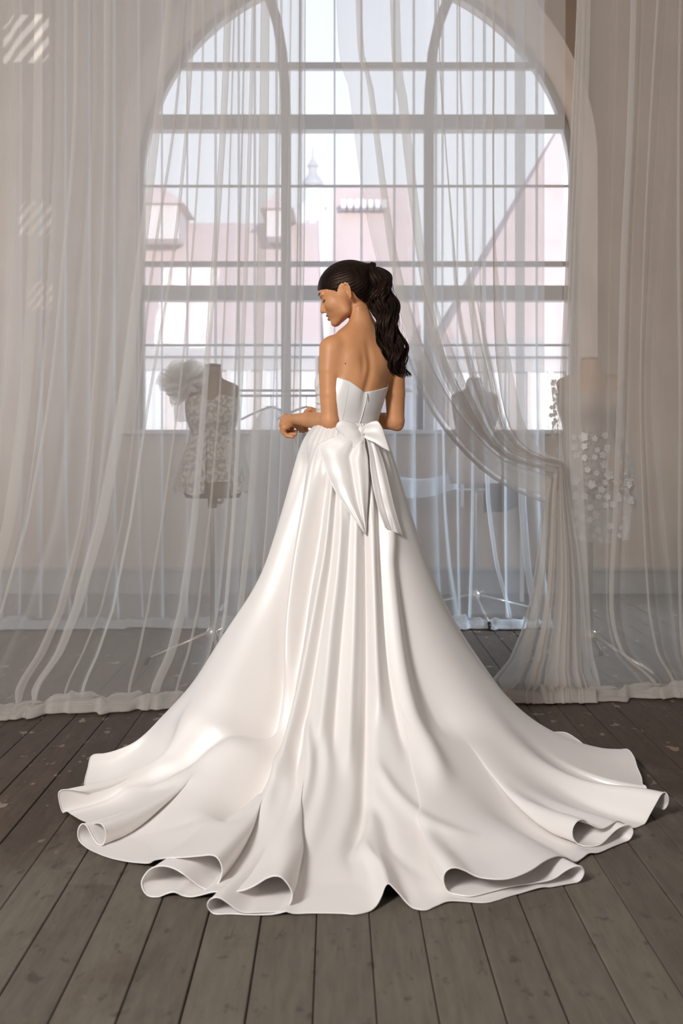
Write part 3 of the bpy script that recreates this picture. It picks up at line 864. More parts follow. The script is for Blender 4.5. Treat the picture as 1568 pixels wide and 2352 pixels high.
def dress_form(px, Y, bottom_py, top_py, hub_py, mat, label, rot=0.0, leg_rot=0.0, foot=0.36, wscale=1.0):
    x = (px-CX)*Y/FPX
    zb = CH+(HY-bottom_py)*Y/FPX; zt = CH+(HY-top_py)*Y/FPX
    sc = (zt-zb)/0.668
    root = empty('dress_form', (x, Y, 0), label, 'dress form')
    G = loft([(p[0], p[1]*wscale, p[2]*wscale, p[3]) for p in torso_profile()], x, Y, zb, sc, rot=rot)
    mb = MB().grid(G, closed_u=True)
    n = G.shape[1]; last = (G.shape[0]-1)*n
    mb.f += [tuple(range(n))[::-1], tuple(last+k for k in range(n))]
    mb.build('torso', mat, root, smooth=True)
    zh = CH+(HY-hub_py)*Y/FPX
    MB().lathe([(0.024*sc, zt+0.002), (0.045*sc, zt+0.003), (0.04*sc, zt+0.012), (0.012, zt+0.016)], x, Y+0.012, 20).build('neck_cap', mat, root, smooth=True)
    MB().lathe([(0.012, zh), (0.012, zb-0.03), (0.012, zb+0.02)], x, Y, 14).build('pole', M['steel'], root, smooth=True)
    col = MB().lathe([(0.017, zb-0.05), (0.024, zb-0.046), (0.024, zb-0.005), (0.03, zb-0.001)], x, Y, 18)
    c = col.build('collar', M['steel'], root, smooth=True)
    k = MB().tube([(x+0.02, Y, zb-0.026), (x+0.045, Y, zb-0.026)], 0.006, 8).box(x+0.042, x+0.056, Y-0.004, Y+0.004, zb-0.047, zb-0.005)
    k.build('wing_knob', M['steel'], c)
    hb = MB().lathe([(0.015, zh-0.06), (0.03, zh-0.055), (0.032, zh-0.02), (0.022, zh-0.005), (0.016, zh)], x, Y, 18)
    h = hb.build('hub', M['steel'], root, smooth=True)
    MB().tube([(x+0.02, Y, zh-0.02), (x+0.05, Y, zh-0.006)], 0.006, 8).box(x+0.045, x+0.060, Y-0.004, Y+0.004, zh-0.022, zh+0.008).build('wing_knob', M['steel'], h)
    for i in range(3):
        a = leg_rot+i*2*math.pi/3
        dx, dy = math.cos(a), math.sin(a)
        p0 = (x+dx*0.025, Y+dy*0.025, zh-0.03); p1 = (x+dx*foot*0.98, Y+dy*foot*0.98, 0.022)
        l = MB().tube([p0, p1], [0.009, 0.008], 10).build('leg', M['steel'], root, smooth=True)
        MB().tube([(x+dx*foot*0.93, Y+dy*foot*0.93, 0.040), (x+dx*foot, Y+dy*foot, 0.001)], [0.012, 0.013], 10).build('rubber_foot', M['rubber'], l, smooth=True)
    return x, zb, zt, sc

# left dress form with the lace playdress
Yl = 5.58
xl_, zbl, ztl, scl = dress_form(488, Yl, 1143, 842, 1440, M['form'], 'brown dress form wearing the puff-sleeved lace dress, behind the left curtain', leg_rot=math.radians(285), foot=0.36, wscale=0.87)
def px_at(px, py, Y): return P3(px, py, Y)
u5 = Yl/FPX
garment = empty('lace_dress', (xl_, Yl, zbl), 'one-shouldered lace dress with a big tulle puff sleeve, on the left dress form', 'dress')
prL = [(p[0], p[1]*0.87, p[2]*0.87, p[3]) for p in torso_profile()]
bod = [p for p in prL if 0.24 <= p[0] <= 0.50]
def lace_bodice(prof, x, Y, z0, sc, topfun, grow=0.008, n=72):
    G = loft(prof, x, Y, z0, sc, n=n, grow=grow)
    zmax = G[-1, 0, 2]; zmin = G[0, 0, 2]
    an = np.linspace(0, 2*math.pi, n, endpoint=False)
    for k in range(n):
        top = topfun(an[k])
        f = (G[:, k, 2]-zmin)/(zmax-zmin)
        zz_ = zmin+f*(top-zmin)
        src = G[:, k, 2].copy()
        G[:, k, 0] = np.interp(zz_, src, G[:, k, 0]); G[:, k, 1] = np.interp(zz_, src, G[:, k, 1]); G[:, k, 2] = zz_
    return G
def sweetheart(a):
    # a: 270deg is towards the viewer
    d = math.cos(a-1.5*math.pi)
    zt_ = CH+(HY-912)*u5
    dip = 0.035*math.exp(-((a-1.5*math.pi)/0.18)**2)
    return zt_-dip+0.012*math.cos(2*(a-1.5*math.pi))
MB().grid(lace_bodice([p for p in prL if p[0] <= 0.50], xl_, Yl, zbl, scl, sweetheart)[7:], closed_u=True).build('bodice', M['lace'], garment, smooth=True)
# flared overskirt open in front
sk = []
zw = CH+(HY-1000)*u5
for r in np.linspace(0, 1, 22):
    row = []
    for a in np.linspace(math.radians(298), math.radians(298+322), 120):
        ruf = 0.010*r*math.sin(a*15)+0.006*r*math.sin(a*23+1)
        wx = 0.108+0.092*r**0.85+ruf; wy = 0.085+0.085*r**0.85+ruf
        hemdrop = (CH+(HY-1131)*u5) - zw
        row.append((xl_+0.01*r+math.cos(a)*wx, Yl+math.sin(a)*wy, zw+hemdrop*r+0.008*r*math.sin(a*7)))
    sk.append(row)
MB().grid(np.array(sk)).build('overskirt', M['lace'], garment, smooth=True)
# tulle puff: crumpled leaves of tulle gathered at the shoulder
c0 = Vector(P3(425, 890, Yl-0.02))
for j in range(9):
    rr = np.random.default_rng(40+j)
    tilt = Matrix.Rotation(rr.uniform(-0.9, 0.9), 3, 'X') @ Matrix.Rotation(rr.uniform(-0.9, 0.9), 3, 'Y')
    rad = rr.uniform(0.095, 0.118)
    off = Vector((rr.uniform(-0.02, 0.02), rr.uniform(-0.03, 0.03), rr.uniform(-0.015, 0.02)))
    G = []
    p1, p2 = rr.uniform(0, 6), rr.uniform(0, 6)
    for r in np.linspace(0.02, 1, 16):
        row = []
        for a in np.linspace(0, 2*math.pi, 64, endpoint=False):
            ww = 0.024*r*math.sin(a*7+p1+r*2)+0.012*r*math.sin(a*13+p2)
            rd = rad*(1+0.10*math.sin(a*3+p1))*r
            q = tilt @ Vector((math.cos(a)*rd*1.05, ww, math.sin(a)*rd*0.86+0.02*r*r))
            row.append(tuple(c0+off+q))
        G.append(row)
    MB().grid(np.array(G), closed_u=True).build('tulle_leaf', M['tulle'], garment, smooth=True)
# a tail of tulle hanging under the sleeve
G = []
for r in np.linspace(0, 1, 14):
    G.append([tuple(Vector(P3(415+8*r+q*(14+10*r), 925+44*r, Yl-0.03)) + Vector((0, 0.02*math.sin(q*9+r*4), 0))) for q in np.linspace(-1, 1, 22)])
MB().grid(np.array(G)).build('tulle_tail', M['tulle'], garment, smooth=True)

# bare dress form behind the far curtain
dress_form(1090, 7.22, 1110, 872, 1356, M['form_grey'], 'bare grey dress form standing between far curtain and window', rot=0.25, leg_rot=math.radians(-86), foot=0.50, wscale=1.0)

# right dress form with the flower dress
Yr = 5.55
xr_, zbr, ztr, scr = dress_form(1356, Yr, 1125, 826, 1447, M['form_pale'], 'beige dress form wearing the flower-trimmed lace dress, behind the right curtain', rot=-0.3, leg_rot=math.radians(190), foot=0.40, wscale=1.10)
ur = Yr/FPX
g2 = empty('flower_dress', (xr_, Yr, zbr), 'sheer lace dress with raised white flowers and a loose sleeve, on the right dress form', 'dress')
prR = [(p[0], p[1]*1.10, p[2]*1.10, p[3]) for p in torso_profile()]
Gb = loft([p for p in prR if p[0] <= 0.50], xr_, Yr, zbr, scr, n=64, grow=0.009, rot=-0.3)
MB().grid(Gb[6:], closed_u=True).build('bodice', M['tulle'], g2, smooth=True)
sk = []
def skirt2(r, a):
    ruf = 0.012*r*math.sin(a*12)+0.006*r*math.sin(a*19)
    wx = 0.125+0.085*r**0.8+ruf; wy = 0.10+0.075*r**0.8+ruf
    step = 1.0 if math.cos(a) < 0.55 else 0.72
    zt2 = CH+(HY-985)*ur; zb2 = CH+(HY-1238)*ur
    return (xr_+0.028*r+math.cos(a)*wx, Yr+math.sin(a)*wy, zt2+(zb2-zt2)*r*step+0.01*r*math.sin(a*5))
for r in np.linspace(0, 1, 24):
    sk.append([skirt2(r, a) for a in np.linspace(math.radians(205), math.radians(205+300), 120)])
MB().grid(np.array(sk)).build('skirt', M['lace'], g2, smooth=True)
sl = []
for r in np.linspace(0, 1, 18):
    c = Vector(P3(1428+16*r, 960+185*r, Yr-0.05)); wv = 0.012+0.026*r
    sl.append([(c.x+math.cos(a)*wv*(1.2+0.5*r), c.y+math.sin(a)*wv, c.z+0.01*math.cos(a)*r) for a in np.linspace(0, 2*math.pi, 26, endpoint=False)])
MB().grid(np.array(sl), closed_u=True).build('sleeve', M['lace'], g2, smooth=True)
ls = []
for r in np.linspace(0, 1, 16):
    c = Vector(P3(1270+7*math.sin(r*3), 872+138*r, Yr-0.03))
    ls.append([(c.x+q*0.016, c.y-0.02*(1-q*q), c.z) for q in np.linspace(-1, 1, 8)])
MB().grid(np.array(ls)).build('lace_edging', M['lace'], g2, smooth=True)
fl_me = None
def flower(parent, p, nrm, size):
    global fl_me
    if fl_me is None:
        mb = MB()
        n = 20
        mb.v.append((0, 0, 0.12))
        for q in (0.45, 1.0):
            for k in range(n):
                a = 2*math.pi*k/n
                rad = q*(0.72+0.28*abs(math.cos(a*2.5)))
                mb.v.append((math.cos(a)*rad, math.sin(a)*rad, 0.22*q*q if q > 0.5 else 0.05))
        for k in range(n):
            mb.f.append((0, 1+k, 1+(k+1) % n)); mb.f.append((1+k, 1+n+k, 1+n+(k+1) % n, 1+(k+1) % n))
        o = mb.build('lace_flower', M['lace_flower'], parent, smooth=True)
        fl_me = o.data
    else:
        o = bpy.data.objects.new('lace_flower', fl_me); C.objects.link(o); o.parent = parent; o.matrix_parent_inverse = parent.matrix_basis.inverted()
    o.matrix_basis = Matrix.Translation(p) @ Vector(nrm).to_track_quat('Z', 'Y').to_matrix().to_4x4() @ Matrix.Rotation(random.uniform(0, 6), 4, 'Z') @ Matrix.Scale(size, 4)
    return o
fr_ = random.Random(4)
placed = []
tries = 0
while len(placed) < 52 and tries < 4000:
    tries += 1
    r, a = fr_.uniform(0.02, 0.98), fr_.uniform(math.radians(222), math.radians(325))
    p = Vector(skirt2(r, a)); s = fr_.uniform(0.015, 0.029)
    if all((p-q).length > (s+t)*0.92 for q, t in placed):
        nrm = Vector((math.cos(a), math.sin(a), 0.15))
        flower(g2, p+nrm*0.006, nrm, s); placed.append((p, s))
for k in range(7):
    p = Vector(P3(1270+5*math.sin(k*1.3), 882+18*k, Yr-0.06)); flower(g2, p, (-0.2, -1, 0.1), fr_.uniform(0.009, 0.013))
bd = MB()
for q, s in placed[::2]:
    for k in range(3):
        c = q+Vector((fr_.uniform(-s, s), -0.022, fr_.uniform(-s, s)))
        bd.lathe([(0.0005, c.z-0.0035), (0.0032, c.z), (0.0005, c.z+0.0035)], c.x, c.y, 6)
o = bd.build('bead', M['bead'], g2, smooth=True); o['kind'] = 'stuff'

# clothes rack behind the far curtain
Yk = 7.62
rack = empty('clothes_rack', (P3(672, 0, Yk)[0], Yk, 0), 'double-railed metal clothes rack behind the far curtain, left of the bride', 'rack')
xa, xb = P3(512, 0, Yk)[0], P3(812, 0, Yk)[0]
for py in (897, 909):
    z = CH+(HY-py)*Yk/FPX
    MB().tube([(xa, Yk, z), (xb, Yk, z)], 0.0085, 10).build('rail', M['grey_metal'], rack, smooth=True)
for x in (xa, xb):
    l = MB().tube([(x, Yk, 0.03), (x, Yk, CH+(HY-893)*Yk/FPX)], 0.011, 10).build('upright', M['grey_metal'], rack, smooth=True)
    MB().tube([(x, Yk-0.24, 0.02), (x, Yk+0.24, 0.02)], 0.013, 10).build('foot', M['grey_metal'], rack, smooth=True)
def hanger(px, label, py=909):
    z = CH+(HY-py)*Yk/FPX
    x = P3(px, 0, Yk)[0]
    h = empty('clothes_hanger', (x, Yk, z), label, 'hanger', None)
    hook = [(x, Yk+0.010*math.sin(t)*1.2, z-0.012+0.022*math.cos(t)) for t in np.linspace(-2.2, 2.0, 14)]
    hook.append((x, Yk, z-0.075))
    MB().tube(hook, 0.0022, 6).build('hook', M['grey_metal'], h, smooth=True)
    sh = [(x+q*0.20, Yk, z-0.075-0.085*abs(q)**1.25) for q in np.linspace(-1, 1, 25)]
    MB().tube(sh, 0.009, 8, flat=0.6).build('shoulder_bar', M['grey_metal'], h, smooth=True)
    return x, z
hanger(703, 'empty clothes hanger on the rack, just above the bride\'s hands')
hx, hz = hanger(622, 'clothes hanger holding the pale dress on the rack')
G = []
for r in np.linspace(0, 1, 26):
    row = []
    for a in np.linspace(0, 2*math.pi, 48, endpoint=False):
        w = 0.03+0.16*min(1, r*3.2)**0.7 - 0.04*math.exp(-((r-0.42)/0.12)**2) + 0.05*max(0, r-0.45)
        wy = 0.025+0.035*min(1, r*2)+0.012*math.sin(a*6)*r
        row.append((hx+math.cos(a)*(w+0.010*r*math.sin(a*9)), Yk+math.sin(a)*wy, hz-0.068-0.095*0-1.0*r))
    G.append(row)
tag(MB().grid(np.array(G), closed_u=True).build('hanging_dress', M['tulle'], None, smooth=True), 'pale translucent dress on the hanger at the rack\'s middle', 'dress')

# low white rail in front of the window wall, with cloths over it
Yq = 7.95
rail = empty('low_rail', (P3(1060, 0, Yq)[0], Yq, 0), 'low white metal rail against the window wall, right of the gown', 'rail')
zq = CH+(HY-1125)*Yq/FPX
x0q, x1q = P3(880, 0, Yq)[0], P3(1205, 0, Yq)[0]
MB().tube([(x0q, Yq, zq), (x1q, Yq, zq)], 0.009, 10).build('rail_bar', M['white_metal'], rail, smooth=True)
for px in (890, 1198):
    x = P3(px, 0, Yq)[0]
    MB().box(x-0.014, x+0.014, Yq-0.012, Yq+0.012, 0, zq).build('post', M['white_metal'], rail)
xs_ = P3(1060, 0, Yq)[0]
bevel(MB().box(xs_-0.011, xs_+0.011, Yq-0.03, Yq-0.012, CH+(HY-1165)*Yq/FPX, CH+(HY-1110)*Yq/FPX).build('bracket', M['white_metal'], rail), 0.003)
def draped(name, label, px0, px1, py_top, py_bot, Y, mat, wav, cat):
    G = []
    zt_ = CH+(HY-py_top)*Y/FPX; zb_ = CH+(HY-py_bot)*Y/FPX
    for sidek, ts in ((1, np.linspace(1, 0, 14)), (-1, np.linspace(0, 1, 14)[1:])):
        for t in ts:
            row = []
            for q in np.linspace(0, 1, 40):
                px = px0+(px1-px0)*q
                x = P3(px, 0, Y)[0]
                zz_ = zt_-(zt_-zb_)*t*(1-0.25*q*wav)+0.006*math.sin(q*8)
                row.append((x, Y+sidek*(0.014+0.012*math.sin(q*21*wav+1)*t+0.02*t), zz_-0.02*wav*math.sin(q*4)))
            G.append(row)
    return tag(MB().grid(np.array(G)).build(name, mat, None, smooth=True), label, cat)
draped('cloth', 'crumpled white cloth slung over the low rail, close to the gown', 884, 1050, 1092, 1142, Yq, M['white_cloth'], 1.0, 'cloth')
draped('dark_drape', 'dark brown draped shape over the low rail behind the bare dress form', 1112, 1188, 1062, 1178, Yq, M['brown_cloth'], 0.4, 'garment')  # draped sheet standing in for a dark brown area of unknown nature

# ================================================================== THE BRIDE
# Her body is one implicit surface, worked out in a local frame: x to the right, y down, d away from the viewer,
# one unit = 1.565 mm at her standing place 4.07 m from the camera.
YB = 4.07
UB = YB/FPX
def B3(a):
    """local (x, y, d) array -> place"""
    a = np.asarray(a, dtype=float)
    Y = YB + a[..., 2]*UB
    return np.stack([(a[..., 0]-CX)*Y/FPX, Y, CH+(HY-a[..., 1])*Y/FPX], axis=-1)

class Field:
    def __init__(s, lo, hi, h):
        s.h = h
        s.ax = [np.arange(lo[i], hi[i], h, dtype=np.float32) for i in range(3)]
        s.F = np.full([len(a) for a in s.ax], 40.0, dtype=np.float32)
    def local(s, lo, hi):
        sl = tuple(slice(max(0, int((lo[i]-s.ax[i][0])/s.h)), max(0, int((hi[i]-s.ax[i][0])/s.h)+2)) for i in range(3))
        X = s.ax[0][sl[0]][:, None, None]; Y = s.ax[1][sl[1]][None, :, None]; D = s.ax[2][sl[2]][None, None, :]
        return sl, X, Y, D
    def put(s, sl, d, k):
        a = s.F[sl]
        if k <= 0:
            s.F[sl] = np.minimum(a, d); return
        h = np.clip(0.5+0.5*(d-a)/k, 0, 1)
        s.F[sl] = d*(1-h)+a*h-k*h*(1-h)
    def carve(s, sl, d, k):
        a = s.F[sl]; b = -d
        h = np.clip(0.5-0.5*(b-a)/k, 0, 1)
        s.F[sl] = b*(1-h)+a*h+k*h*(1-h)
    def cone(s, a, b, r1, r2, k=4.0, carve=False):
        a = np.array(a, float); b = np.array(b, float)
        m = max(r1, r2)+max(k, 2)*1.5+2
        sl, X, Y, D = s.local(np.minimum(a, b)-m, np.maximum(a, b)+m)
        v = b-a; L2 = max((v*v).sum(), 1e-6)
        px, py, pd = X-a[0], Y-a[1], D-a[2]
        t = np.clip((px*v[0]+py*v[1]+pd*v[2])/L2, 0, 1)
        d = np.sqrt((px-t*v[0])**2+(py-t*v[1])**2+(pd-t*v[2])**2)-(r1+(r2-r1)*t)
        (s.carve if carve else s.put)(sl, d.astype(np.float32), k)
    def chain(s, pts, rads, k=3.0):
        for i in range(len(pts)-1): s.cone(pts[i], pts[i+1], rads[i], rads[i+1], k if i == 0 else min(k, 2.5))
    def ell(s, c, r, axes=None, k=5.0, carve=False):
        c = np.array(c, float); r = np.array(r, float)
        m = r.max()+k*1.5+2
        sl, X, Y, D = s.local(c-m, c+m)
        px, py, pd = X-c[0], Y-c[1], D-c[2]
        if axes is None: q = [px, py, pd]
        else: q = [px*A[0]+py*A[1]+pd*A[2] for A in axes]
        k0 = np.sqrt(sum((q[i]/r[i])**2 for i in range(3)))
        k1 = np.sqrt(sum((q[i]/r[i]**2)**2 for i in range(3)))+1e-6
        d = k0*(k0-1)/k1
        (s.carve if carve else s.put)(sl, d.astype(np.float32), k)

def surface_nets(F, ax, h):
    S = F < 0
    n0, n1, n2 = F.shape
    cnt = np.zeros((n0-1, n1-1, n2-1), dtype=np.uint8)
    offs = [(i, j, k) for i in (0, 1) for j in (0, 1) for k in (0, 1)]
    for i, j, k in offs:
        cnt += S[i:n0-1+i, j:n1-1+j, k:n2-1+k]
    act = (cnt > 0) & (cnt < 8)
    I = np.argwhere(act)
    idx = np.full(act.shape, -1, dtype=np.int32); idx[act] = np.arange(len(I))
    vals = np.stack([F[I[:, 0]+i, I[:, 1]+j, I[:, 2]+k] for i, j, k in offs], axis=1)
    acc = np.zeros((len(I), 3)); num = np.zeros(len(I))
    for a in range(8):
        for b in range(a+1, 8):
            oa, ob = offs[a], offs[b]
            if sum(abs(oa[q]-ob[q]) for q in range(3)) != 1: continue
            va, vb = vals[:, a], vals[:, b]
            cr = (va < 0) != (vb < 0)
            t = np.where(cr, va/np.where(cr, va-vb, 1), 0)
            for q in range(3): acc[:, q] += np.where(cr, oa[q]+t*(ob[q]-oa[q]), 0)
            num += cr
    V = I+acc/num[:, None]
    V = np.stack([ax[q][0]+V[:, q]*h for q in range(3)], axis=1)
    faces = []
    for q in range(3):
        sl0 = [slice(1, -1)]*3; sl1 = [slice(1, -1)]*3
        sl0[q] = slice(0, -1); sl1[q] = slice(1, None)
        A, Bv = S[tuple(sl0)], S[tuple(sl1)]
        for flip, msk in ((False, A & ~Bv), (True, ~A & Bv)):
            E = np.argwhere(msk)
            if not len(E): continue
            e = E.copy()
            u_, v_ = (q+1) % 3, (q+2) % 3
            e[:, u_] += 1; e[:, v_] += 1
            c = []
            for du, dv in ((-1, -1), (0, -1), (0, 0), (-1, 0)):
                g = e.copy(); g[:, u_] += du; g[:, v_] += dv
                c.append(idx[g[:, 0], g[:, 1], g[:, 2]])
            f = np.stack(c, axis=1)
            faces.append(f[:, ::-1] if flip else f)
    Fc = np.concatenate(faces)
    Fc = Fc[(Fc >= 0).all(axis=1)]
    return V, Fc

def relax(V, Fc, it=2, lam=0.5):
    n = len(V)
    e = np.concatenate([Fc[:, [0, 1]], Fc[:, [1, 2]], Fc[:, [2, 3]], Fc[:, [3, 0]]])
    e = np.concatenate([e, e[:, ::-1]])
    cnt = np.bincount(e[:, 0], minlength=n)[:, None]
    for _ in range(it):
        s = np.stack([np.bincount(e[:, 0], weights=V[e[:, 1], q], minlength=n) for q in range(3)], axis=1)
        V = V+lam*(s/np.maximum(cnt, 1)-V)
    return V

# ---- trunk: stations down the body
PHI = math.radians(30)
cP, sP = math.cos(PHI), math.sin(PHI)
ST = np.array([  # y, centre x, half width, half depth
 (715, 828, 16, 14), (742, 827, 26, 22), (760, 822, 50, 34), (785, 822, 72, 42), (815, 824, 82, 49), (845, 826, 80, 53), (875, 816, 80, 60),
 (905, 806, 79, 62), (935, 802, 74, 59), (960, 798, 69, 55), (985, 797, 68, 54), (1020, 798, 72, 56), (1060, 797, 78, 62), (1120, 797, 78, 62)], float)
def trunk(F, grow=0.0, k=0.0):
    sl, X, Y, D = F.local((690, 705, -110), (940, 1118, 120))
    ys = Y[0, :, 0]
    sm = lambda c: gsmooth(np.interp(np.arange(700, 1160.0), ST[:, 0], ST[:, c])[:, None], 9)[:, 0]
    g = np.arange(700, 1160.0)
    cxv, av, bv = [np.interp(ys, g, sm(c))[None, :, None].astype(np.float32) for c in (1, 2, 3)]
    u = (X-cxv)*cP+D*sP
    w = -(X-cxv)*sP+D*cP
    p = 2.35
    rr = (np.abs(u/av)**p+np.abs(w/bv)**p)**(1/p)
    d = (rr-1)*np.minimum(av, bv)*1.1
    back = np.clip(-w/bv, 0, 1)
    hgt = np.exp(-((Y-860)/75.0)**4)
    d = d+back*hgt*4.5*np.exp(-(u/8.5)**2)                              # furrow of the spine
    d = d+back*np.exp(-((Y-885)/40.0)**2)*1.6*np.exp(-((np.abs(u)-44)/14.0)**2)
    blade = back*np.exp(-((Y-818)/26.0)**2)
    d = d-blade*4.0*np.exp(-((u+40)/19.0)**2)-blade*4.0*np.exp(-((u-40)/19.0)**2)
    d = d+back*np.exp(-((Y-838)/26.0)**2)*2.2*np.exp(-((u+19)/7.0)**2)
    d = d-grow
    F.put(sl, d.astype(np.float32), k)
def uv_to(y, u, w):
    cxv = np.interp(y, ST[:, 0], ST[:, 1])
    return (cxv+u*cP-w*sP, y, u*sP+w*cP)
def breasts(F, grow, k):
    F.ell(uv_to(882, -34, 52), (33+grow, 36+grow, 31+grow), k=k)
    F.ell(uv_to(882, 34, 52), (33+grow, 36+grow, 31+grow), k=k)

# ---- head frame
O = np.array([797.0, 660.0, 14.0])
ps = math.radians(10)
HFv = np.array([-0.9295*math.cos(ps), 0.3689, 0.9295*math.sin(ps)])
HUv = np.array([-0.3689*math.cos(ps), -0.9295, 0.3689*math.sin(ps)])
HSv = np.array([-math.sin(ps), 0.0, -math.cos(ps)])
HA = [HFv, HUv, HSv]
def H(f, u, s=0.0): return O+f*HFv+u*HUv+s*HSv
def hloc(V):
    q = V-O
    return q @ HFv, q @ HUv, q @ HSv

BF = Field((628, 592, -108), (958, 1116, 232), 1.45)
trunk(BF, 0.0, 0.0)
breasts(BF, 0, 14)
# neck and shoulders
BF.cone((819, 690, 14), (829, 742, 6), 23, 25, 5)
BF.cone((830, 735, 4), (826, 778, -2), 24, 31, 9)
BF.cone((838, 752, -4), (772, 790, -36), 15, 19, 10)
BF.cone((832, 742, 4), (890, 792, 40), 19, 21, 14)
# left arm
BF.chain([(760, 800, -40), (757, 850, -46), (757, 905, -52), (758, 962, -56)], [27, 25.5, 23, 20.5], 14)
BF.cone((762, 972, -58), (764, 976, -58), 15, 12, 8)
BF.chain([(758, 966, -54), (738, 967, -12), (706, 964, 34), (681, 963, 74)], [20.5, 21.5, 17.5, 12.8], 7)
# right arm
BF.chain([(896, 800, 44), (904, 850, 44), (907, 905, 44), (908, 965, 42)], [27, 25.5, 23, 20], 14)
BF.cone((912, 975, 40), (914, 979, 40), 14, 11, 8)
BF.chain([(907, 968, 44), (868, 966, 78), (805, 958, 120), (738, 949, 150)], [20, 19, 15, 11.5], 7)
# left hand, loosely closed in front of the waist
BF.chain([(681, 963, 74), (669, 965, 88)], [12, 11.5], 4)
BF.cone((668, 962, 90), (654, 962, 106), 11, 8, 4); BF.cone((668, 968, 88), (653, 974, 98), 11, 8, 4)
BF.cone((672, 968, 86), (658, 980, 92), 10, 7.5, 4)
for pts in ([(655, 956, 112), (650, 965, 124), (657, 979, 132), (672, 984, 128)],
            [(650, 963, 106), (646, 977, 117), (656, 991, 121), (680, 992, 113)],
            [(649, 973, 99), (648, 987, 107), (659, 998, 109), (678, 997.5, 102)],
            [(652, 982, 92), (651, 993, 96), (659, 1001, 96), (672, 1003, 92)]):
    BF.chain(pts, [6.6, 5.8, 5.2, 4.4], 1.6)
BF.chain([(674, 970, 90), (682, 979, 108), (690, 984, 120), (693, 990, 124)], [7.5, 6.4, 5.4, 4.4], 2.0)
# right hand, resting behind it
BF.chain([(738, 949, 150), (722, 950, 154)], [11.5, 11], 4)
BF.cone((722, 950, 154), (702, 958, 158), 11.5, 9, 4)
for q, pts in enumerate(([(700, 952, 164), (690, 962, 166), (684, 974, 160), (684, 985, 152)],
            [(702, 958, 158), (693, 970, 160), (688, 982, 152), (690, 990, 146)],
            [(706, 963, 153), (698, 975, 153), (694, 985, 146), (697, 991, 141)],
            [(712, 966, 149), (705, 976, 148), (702, 983, 143), (704, 988, 139)])):
    BF.chain(pts, [6.6, 5.8, 5.2, 4.4], 1.6)
BF.chain([(724, 944, 148), (712, 940, 142), (702, 945, 138)], [7, 6, 4.8], 2.0)
# head
def skull(F, grow=0.0, k=6.0):
    F.ell(H(0, 8, 0), (63+grow, 51+grow, 47+grow), HA, k)
    F.ell(H(-20, 2, 0), (43+grow, 47+grow, 44+grow), HA, k)
skull(BF, 0, 6)
BF.ell(H(32, -18, 0), (31, 45, 36), HA, 10)
BF.ell(H(33, 6, 0), (31, 26, 36), HA, 8)
BF.cone(H(19, -49, 26), H(52, -63, 9), 10, 10, 10); BF.cone(H(19, -49, -26), H(52, -63, -9), 10, 10, 10)
BF.cone(H(16, -14, 32), H(19, -46, 26), 9, 10, 14); BF.cone(H(16, -14, -32), H(19, -46, -26), 9, 10, 14)
BF.ell(H(29, -30, 17), (25, 27, 20), HA, 10); BF.ell(H(29, -30, -17), (25, 27, 20), HA, 10)
BF.ell(H(56, -65, 0), (9.5, 9, 12), HA, 7)                       # chin
BF.ell(H(40, -40, 0), (26, 26, 25), HA, 10)                      # mouth region
for s in (1, -1):
    BF.ell(H(43, -22, 24*s), (17, 15, 14), HA, 9)                # cheekbone
    BF.ell(H(61, -4.0, 21*s), (7, 7, 12), HA, 5, carve=True)     # eye socket
    BF.ell(H(50.0, -4.5, 20*s), (9.8, 8.6, 10.5), HA, 2.0)        # lowered lid over the eye
    BF.cone(H(62, 3.5, 9*s), H(55, 5, 30*s), 4.0, 3.5, 6)        # brow ridge
# nose
BF.cone(H(61.5, -5, 0), H(73.5, -29, 0), 3.8, 5.0, 5)
BF.ell(H(73.0, -30.5, 0), (5.0, 4.6, 5.8), HA, 3)
for s in (1, -1):
    BF.ell(H(67, -32.5, 6.6*s), (5.6, 4.4, 4.0), HA, 2.5)
    BF.ell(H(70, -36.6, 4.2*s), (2.6, 1.6, 1.8), HA, 1.0, carve=True)
# lips
BF.ell(H(65.2, -43.6, 0), (5.2, 3.4, 12), HA, 2.2)
BF.ell(H(64.6, -52.8, 0), (5.6, 4.2, 10.5), HA, 2.2)
BF.ell(H(70.5, -48.0, 0), (3.4, 0.9, 12), HA, 0.8, carve=True)
BF.ell(H(66.5, -60.0, 0), (3.0, 2.6, 9), HA, 3, carve=True)
# ears
ef = lambda f: -7.0+(f+2.5)*0.70
for s in (1, -1):
    rim = [H(ef(3.5)-1.2, -22, 44*s), H(ef(6), -8, 46*s), H(ef(5), 3, 47.5*s), H(ef(-2), 8, 49*s), H(ef(-9), 4, 50.5*s), H(ef(-11), -6, 50.5*s), H(ef(-8), -17, 48.5*s), H(ef(-3), -25, 45.5*s), H(ef(1.5), -28, 44*s)]
    BF.ell(H(ef(-2.5), -8, 44*s), (5.0, 14, 3.6), HA, 2)
    BF.ell(H(ef(0.5), -9, 49*s), (2.6, 6.0, 3.6), HA, 1.2, carve=True)
    BF.chain(rim, [1.9, 2.0, 2.3, 2.5, 2.6, 2.5, 2.6, 3.3, 2.8], 1.2)
    BF.chain([H(ef(-2), 2, 47*s), H(ef(-5), -6, 48*s), H(ef(-4), -15, 47.5*s)], [1.5, 1.5, 1.5], 1.2)
BV, BQ = surface_nets(BF.F, BF.ax, BF.h)
BV = relax(BV, BQ, 2, 0.45)
cen = BV[BQ].mean(axis=1)
fl, ul, sl_ = hloc(cen)
lipmask = (fl > 62.5) & (np.abs(sl_) < 13.5) & (((ul > -47.9) & (ul < -40.6+0.10*np.abs(sl_)*-1+0.8)) | ((ul <= -47.9) & (ul > -57.5+np.abs(sl_)*0.25)))
